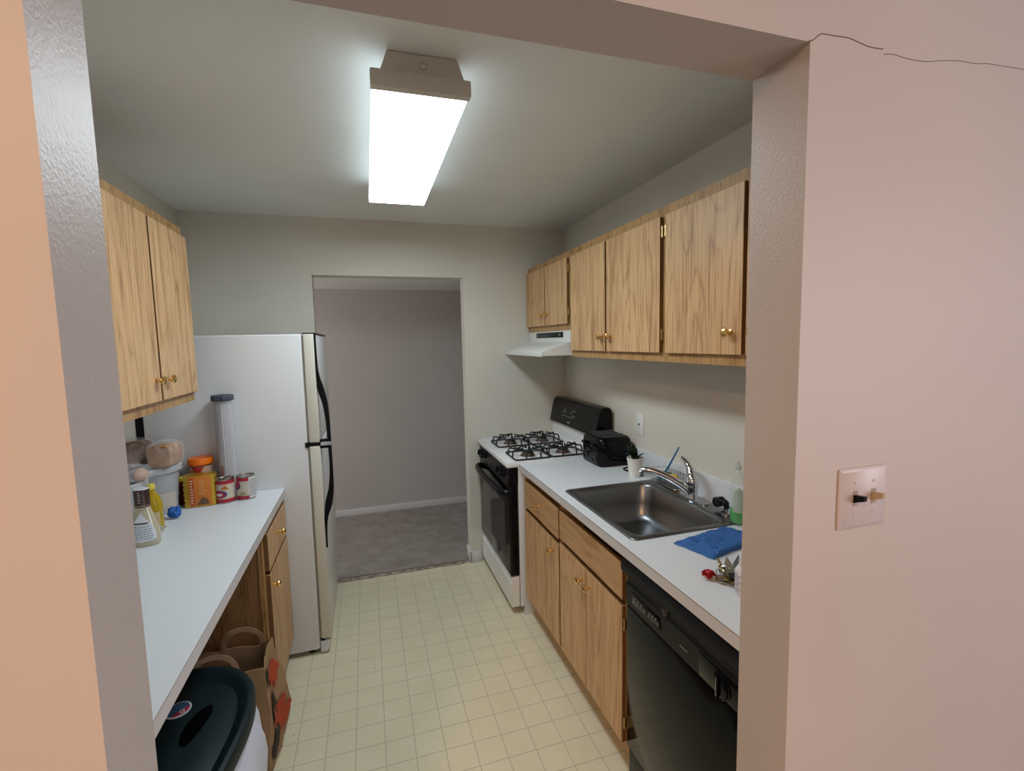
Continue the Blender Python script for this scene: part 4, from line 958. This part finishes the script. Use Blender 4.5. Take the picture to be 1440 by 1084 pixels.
# dressing bottle
def dressing():
    cx, cy = -1.050, 1.318; rot = -.05
    t = thing('salad_dressing_bottle', 'creamy salad dressing bottle with dark brown cap at the jamb', 'bottle', (cx, cy, H))
    prof = [(.042, H), (.046, H+.004), (.049, H+.02), (.049, H+.040), (.043, H+.075), (.033, H+.110), (.0245, H+.135), (.0225, H+.150)]
    b = NB(); oval(b, prof, (cx, cy, 0), .62, rot, n=48); obj('body', b, mat('creamy_dressing', (.48, .43, .31), .15, coat=.6), t)
    b = NB(); lathe(b, [(.0245, H+.144), (.0245, H+.148), (.0240, H+.149), (.0235, H+.150), (.0235, H+.205), (.022, H+.207)], (cx, cy, 0), 36); cp = obj('cap', b, mat('brown_cap', (.045, .02, .018), .35), t)
    b = NB(); lathe(b, [(.0232, H+.2072), (.022, H+.2095), (.002, H+.2096)], (cx, cy, 0), 36); obj('cap_top', b, mat('cap_top_white', (.66, .68, .70), .4), cp)
    b = NB(); label_patch(b, (cx, cy), lambda v: .0237, lambda v: .0237, 0, 0, 2*PI, H+.149, H+.1505, n=40, m_=1, off=.0012); obj('cap_ring', b, mat('gold_ring', (.6, .5, .35), .3, .6), cp)
    b = NB()
    for i in range(5): label_patch(b, (cx, cy), lambda v: .0237, lambda v: .0237, 0, -1.75, -1.45+.08*(i % 2), H+.160+i*.009, H+.164+i*.009, n=6, m_=1)
    obj('lettering', b, mat('cap_print', (.40, .34, .30), .5), cp)
    def rr(v):
        z = H+.018+.105*v
        for (r0, z0_), (r1, z1_) in zip(prof, prof[1:]):
            if z0_ <= z <= z1_: return r0+(r1-r0)*(z-z0_)/(z1_-z0_)
        return .05
    def shape(v): return (1-.10*v)*min(1, (v/.08)**.5 if v < .08 else 1)*(1 if v < .35 else max(.05, 1-((v-.35)/.65)**1.6))
    b = NB(); label_patch(b, (cx, cy), rr, lambda v: rr(v)*.62, rot, -2.62, -.52, H+.018, H+.123, shape, n=24, m_=24); lb = obj('label', b, mat('pale_blue_label', (.66, .70, .74), .4), t)
    b = NB()
    def sub(z0_, z1_, a0, a1, off=.0014):
        v0 = (z0_-H-.018)/.105; v1 = (z1_-H-.018)/.105
        label_patch(b, (cx, cy), lambda v: rr(v0+(v1-v0)*v), lambda v: rr(v0+(v1-v0)*v)*.62, rot, a0, a1, z0_, z1_, None, n=14, m_=1, off=off)
    sub(H+.083, H+.089, -2.15, -1.0); obj('dark_bar', b, mat('dark_print', (.10, .09, .09), .5), lb)
    b = NB(); random.seed(2)
    for i in range(6):
        z = H+.030+i*.0085
        a = -2.4
        while a < -.75:
            w = random.uniform(.10, .28); sub(z, z+.003, a, min(a+w, -.8)); a += w+.06
    obj('fine_print', b, mat('blue_grey_print', (.24, .28, .38), .5), lb)
dressing()
# clear tray
t = thing('clear_tray', 'shallow clear plastic tray between dressing bottle and oil bottle', 'tray', (-1.06, 1.44, H))
b = NB(); L = []
for i, z in ((.004, H+.0005), (0, H+.004), (-.003, H+.020), (-.007, H+.021), (-.007, H+.018), (-.001, H+.017), (.003, H+.005), (.008, H+.003)): L.append([(x, y, z) for x, y in rrect(-1.115+i, -1.030-i, 1.358+i, 1.438-i, .012, 4)])
loft(b, L, cap0=True); bb = obj('tray', b, mat('clear_tray_plastic', (.80, .80, .74), .2, trans=.6, ior=1.2), t)
# blue gloves
b = NB(); lump(b, (-1.050, 1.590, H+.022), (.022, .018, .018), .22, 60, 4, 3, H+.0006, crease=True); lump(b, (-1.060, 1.598, H+.034), (.013, .010, .014), .3, 60, 3, 7, H+.0006, crease=True); lump(b, (-1.040, 1.600, H+.034), (.009, .009, .016), .3, 60, 3, 9, H+.0006)
tagm('rubber_glove', b, mat('blue_glove', (.012, .11, .42), .45), 'crumpled blue rubber glove on the left counter in front of the milky tub', 'glove', (-1.05, 1.59, H), ang=60)

# ------------------------------------------------------------------ trash can, paper bag
def superell(cx, cy, rx, ry, z, n=72, p=2.6, rot=0):
    out = []
    for k in range(n):
        a = 2*PI*k/n; c, s = math.cos(a), math.sin(a)
        x = rx*math.copysign(abs(c)**(2/p), c); y = ry*math.copysign(abs(s)**(2/p), s)
        out.append((cx+x*math.cos(rot)-y*math.sin(rot), cy+x*math.sin(rot)+y*math.cos(rot), z))
    return out
def trash():
    cx, cy, rot = -.842, .600, -.13; RX, RY = .232, .345
    t = thing('trash_can', 'dark green-black trash can with lid under the left counter', 'trash can', (cx, cy, 0))
    M_t = mat('dark_teal_plastic', (.002, .010, .013), .42, spec=.25)
    b = NB(); loft(b, [superell(cx, cy, RX*s, RY*s, z, rot=rot) for s, z in ((.70, .001), (.74, .02), (.86, .50), (.90, .575), (.95, .58), (.97, .59))], cap0=True); obj('bin', b, M_t, t)
    b = NB(); L = []
    for s, z in ((1.0, .588), (1.03, .592), (1.035, .618), (1.01, .632), (.97, .636), (.93, .634), (.90, .627), (.86, .622), (.80, .628), (.6, .636), (.3, .640), (.05, .641)): L.append(superell(cx, cy, RX*s, RY*s, z, rot=rot))
    loft(b, L, cap0=True); lid = obj('lid', b, M_t, t)
    # hand recess: flat black crescent on the lid, painting the hollow's shade
    b = NB(); pts = []
    for k in range(24): a = 2*PI*k/24; pts.append((math.cos(a)*(.012 if math.cos(a) > 0 else .030), math.sin(a)*.066))
    q = (-.716, .680)
    lp = lambda s, z: [(q[0]+(x*math.cos(-.20)-y*math.sin(-.20))*s, q[1]+(x*math.sin(-.20)+y*math.cos(-.20))*s, z) for x, y in pts]
    loft(b, [lp(1.02, .630), lp(1.0, .6422), lp(.97, .6425)], cap1=True); obj('grip_shade_patch', b, mat('recess_shade', (.001, .001, .0015), .9, spec=.02), lid)
    b = NB(); lathe(b, [(.031, .638), (.031, .6412), (.0005, .6413)], (-.787, .755, 0), 36); st = obj('sticker', b, mat('sticker_white', (.60, .60, .62), .4), lid)
    b = NB(); lathe(b, [(.0275, .6408), (.0275, .6418), (.0005, .6419)], (-.787, .755, 0), 36); obj('sticker_blue', b, mat('sticker_blue', (.03, .10, .22), .4), st)
    b = NB(); pr = [(-.787+.0272*math.cos(a), .755+.0272*math.sin(a)) for a in [-1.9+2.3*k/14 for k in range(15)]]; prism(b, pr, 'z', .6415, .6424); obj('sticker_red', b, mat('sticker_red', (.40, .015, .04), .4), st)
    text('G', .020, (-.773, .7425, .6426), (math.cos(.2), math.sin(.2), 0), (-math.sin(.2), math.cos(.2), 0), mat('sticker_letter', (.7, .7, .72), .4), st)
    # white liner hanging out from under the lid
    b = NB(); L = []; seg = 120
    for j, (s, z) in enumerate(((.955, .584), (.95, .570), (1.02, .53), (1.06, .47), (1.07, .40), (1.03, .33), (.95, .27), (.90, .25))):
        ring = superell(cx, cy, RX*s, RY*s, z, seg, rot=rot); R2 = []
        for (x, y, zz) in ring:
            d = Vector((x-cx, y-cy, 0)); w = 1+(.05*noise.noise(Vector((x*22, y*22, z*9)))+.035*(1-2*abs(noise.noise(Vector((x*45, y*45, z*14))))))*min(1, j*.6)
            R2.append((cx+d.x*w, cy+d.y*w, zz+.012*noise.noise(Vector((x*30, y*30, 3)))*(j > 0)))
        L.append(R2)
    loft(b, L, cap1=False); obj('liner', b, mat('white_liner', (.60, .63, .72), .35), t, ang=50)
trash()
def paper_bag():
    t = thing('paper_bag', 'brown paper grocery bag with handles and red print, under the counter edge', 'bag', (-.78, 1.27, 0))
    M_k = mat('kraft_paper', (.34, .205, .105), .8); bump(M_k, obco(M_k), 30, .4, .004)
    x0, x1, y0, y1 = -.935, -.665, 1.175, 1.345; n = 28; Hb = .44
    def ring(f, ins=0):
        z = .001+Hb*f; dx = .046*math.sin(PI*f**.75); out = []
        X0, X1 = x0+.01*(1-f)+ins, x1+dx*.15-ins
        Y0, Y1 = y0+ins-.03*(1-f), y1-ins
        pts = []
        m_ = 14
        for i in range(m_): pts.append((X0+(X1-X0)*i/m_, Y0))
        for i in range(m_): pts.append((X1+dx*.85*(i/m_)-.012*math.sin(PI*i/m_)*f, Y0+(Y1-Y0)*i/m_))
        for i in range(m_): pts.append((X1+dx*.85-(X1+dx*.85-X0)*i/m_, Y1))
        for i in range(m_): pts.append((X0+(.012*math.sin(PI*i/m_)*f), Y1-(Y1-Y0)*i/m_))
        for (x, y) in pts:
            k = .006*noise.noise(Vector((x*14, y*14, z*9)))+.003*noise.noise(Vector((x*40, y*40, z*30)))
            zz = z
            if f > .95: zz += .018*noise.noise(Vector((x*9, y*9, 4)))+ .02*max(0, (x-x1+.05)/.05)*(1 if y > (y0+y1)/2 else -.3)
            out.append((x+k, y+k, zz))
        return out
    b = NB(); loft(b, [ring(i/n) for i in range(n+1)]+[ring(1, .0035), ring(.6, .006), ring(.08, .01)], cap0=True); obj('bag', b, M_k, t, ang=40)
    for yy, hx, lean in ((y0-.004, -.82, -.02), (y1-.012, -.765, -.03)):
        b = NB(); zt = Hb+.005; P_ = bez([(hx-.065, yy, zt-.05), (hx-.066, yy+lean*.4, zt+.03), (hx-.045, yy+lean, zt+.075), (hx, yy+lean, zt+.088), (hx+.045, yy+lean, zt+.075), (hx+.066, yy+lean*.4, zt+.03), (hx+.067, yy, zt-.05)], 6)
        for p, q in zip(P_, P_[1:]):
            pass
        b2 = NB(); rows = []
        for i, p in enumerate(P_):
            tn = (P_[min(i+1, len(P_)-1)]-P_[max(i-1, 0)]).normalized(); s = Vector((0, 1, 0)).cross(tn)*.0095
            rows.append([b2.verts.new(p+s+Vector((0, -.0008, 0))), b2.verts.new(p-s+Vector((0, -.0008, 0))), b2.verts.new(p-s+Vector((0, .0012, 0))), b2.verts.new(p+s+Vector((0, .0012, 0)))])
        for a_, c_ in zip(rows, rows[1:]):
            for k in range(4): b2.faces.new((a_[k], a_[(k+1) % 4], c_[(k+1) % 4], c_[k]))
        b2.faces.new(rows[0][::-1]); b2.faces.new(rows[-1]); bmesh.ops.recalc_face_normals(b2, faces=b2.faces[:]); merge(b, b2)
        obj('handle', b, mat('kraft_handle', (.36, .24, .14), .8), t)
    # printed patches on the gusset, following the surface
    def surf(v, f): # point on right side at y fraction v, height fraction f
        z = .001+Hb*f; dx = .046*math.sin(PI*f**.75); X1 = x1+dx*.15; Y0 = y0-.03*(1-f); y = Y0+(y1-Y0)*v
        x = X1+dx*.85*v-.012*math.sin(PI*v)*f; k = .006*noise.noise(Vector((x*14, y*14, z*9)))+.003*noise.noise(Vector((x*40, y*40, z*30)))
        return Vector((x+k+.0055, y+k, z))
    def blot(v0, v1, f0, f1, seed, mt, nm):
        b = NB(); n_ = 14; G = {}
        for i in range(n_+1):
            for j in range(n_+1):
                G[i, j] = b.verts.new(surf(v0+(v1-v0)*i/n_, f0+(f1-f0)*j/n_))
        for i in range(n_):
            for j in range(n_):
                u, w = (i+.5)/n_*2-1, (j+.5)/n_*2-1
                if u*u+w*w+.9*noise.noise(Vector((u*2+seed, w*2, seed))) < .75: b.faces.new((G[i, j], G[i+1, j], G[i+1, j+1], G[i, j+1]))
        bmesh.ops.delete(b, geom=[v for v in b.verts if not v.link_faces], context='VERTS'); obj(nm, b, mt, t)
    mr = mat('red_orange_print', (.42, .05, .015), .7); mb = mat('black_print', (.03, .02, .015), .8)
    blot(.15, .95, .70, .93, 1.37, mr, 'red_print'); blot(.2, .98, .28, .60, 5.41, mr, 'red_print'); blot(.1, .45, .45, .72, 3, mb, 'black_print'); blot(.05, .5, .12, .40, 7, mb, 'black_print'); blot(.0, .22, .80, .98, 9, mb, 'black_print')
    # sketchy print on the near face
    b = NB()
    for i in range(5):
        z = .235-i*.028; xx = -.712+.006*math.sin(i*2); p = [(xx+.022*math.cos(a)*(1-.1*i), y0-.032*(1-z/Hb)-.0055, z+.010*math.sin(a)) for a in [k*.7 for k in range(10)]]
        tube(b, bez(p, 3), .0010, 5)
    obj('black_print', b, mb, t)
paper_bag()
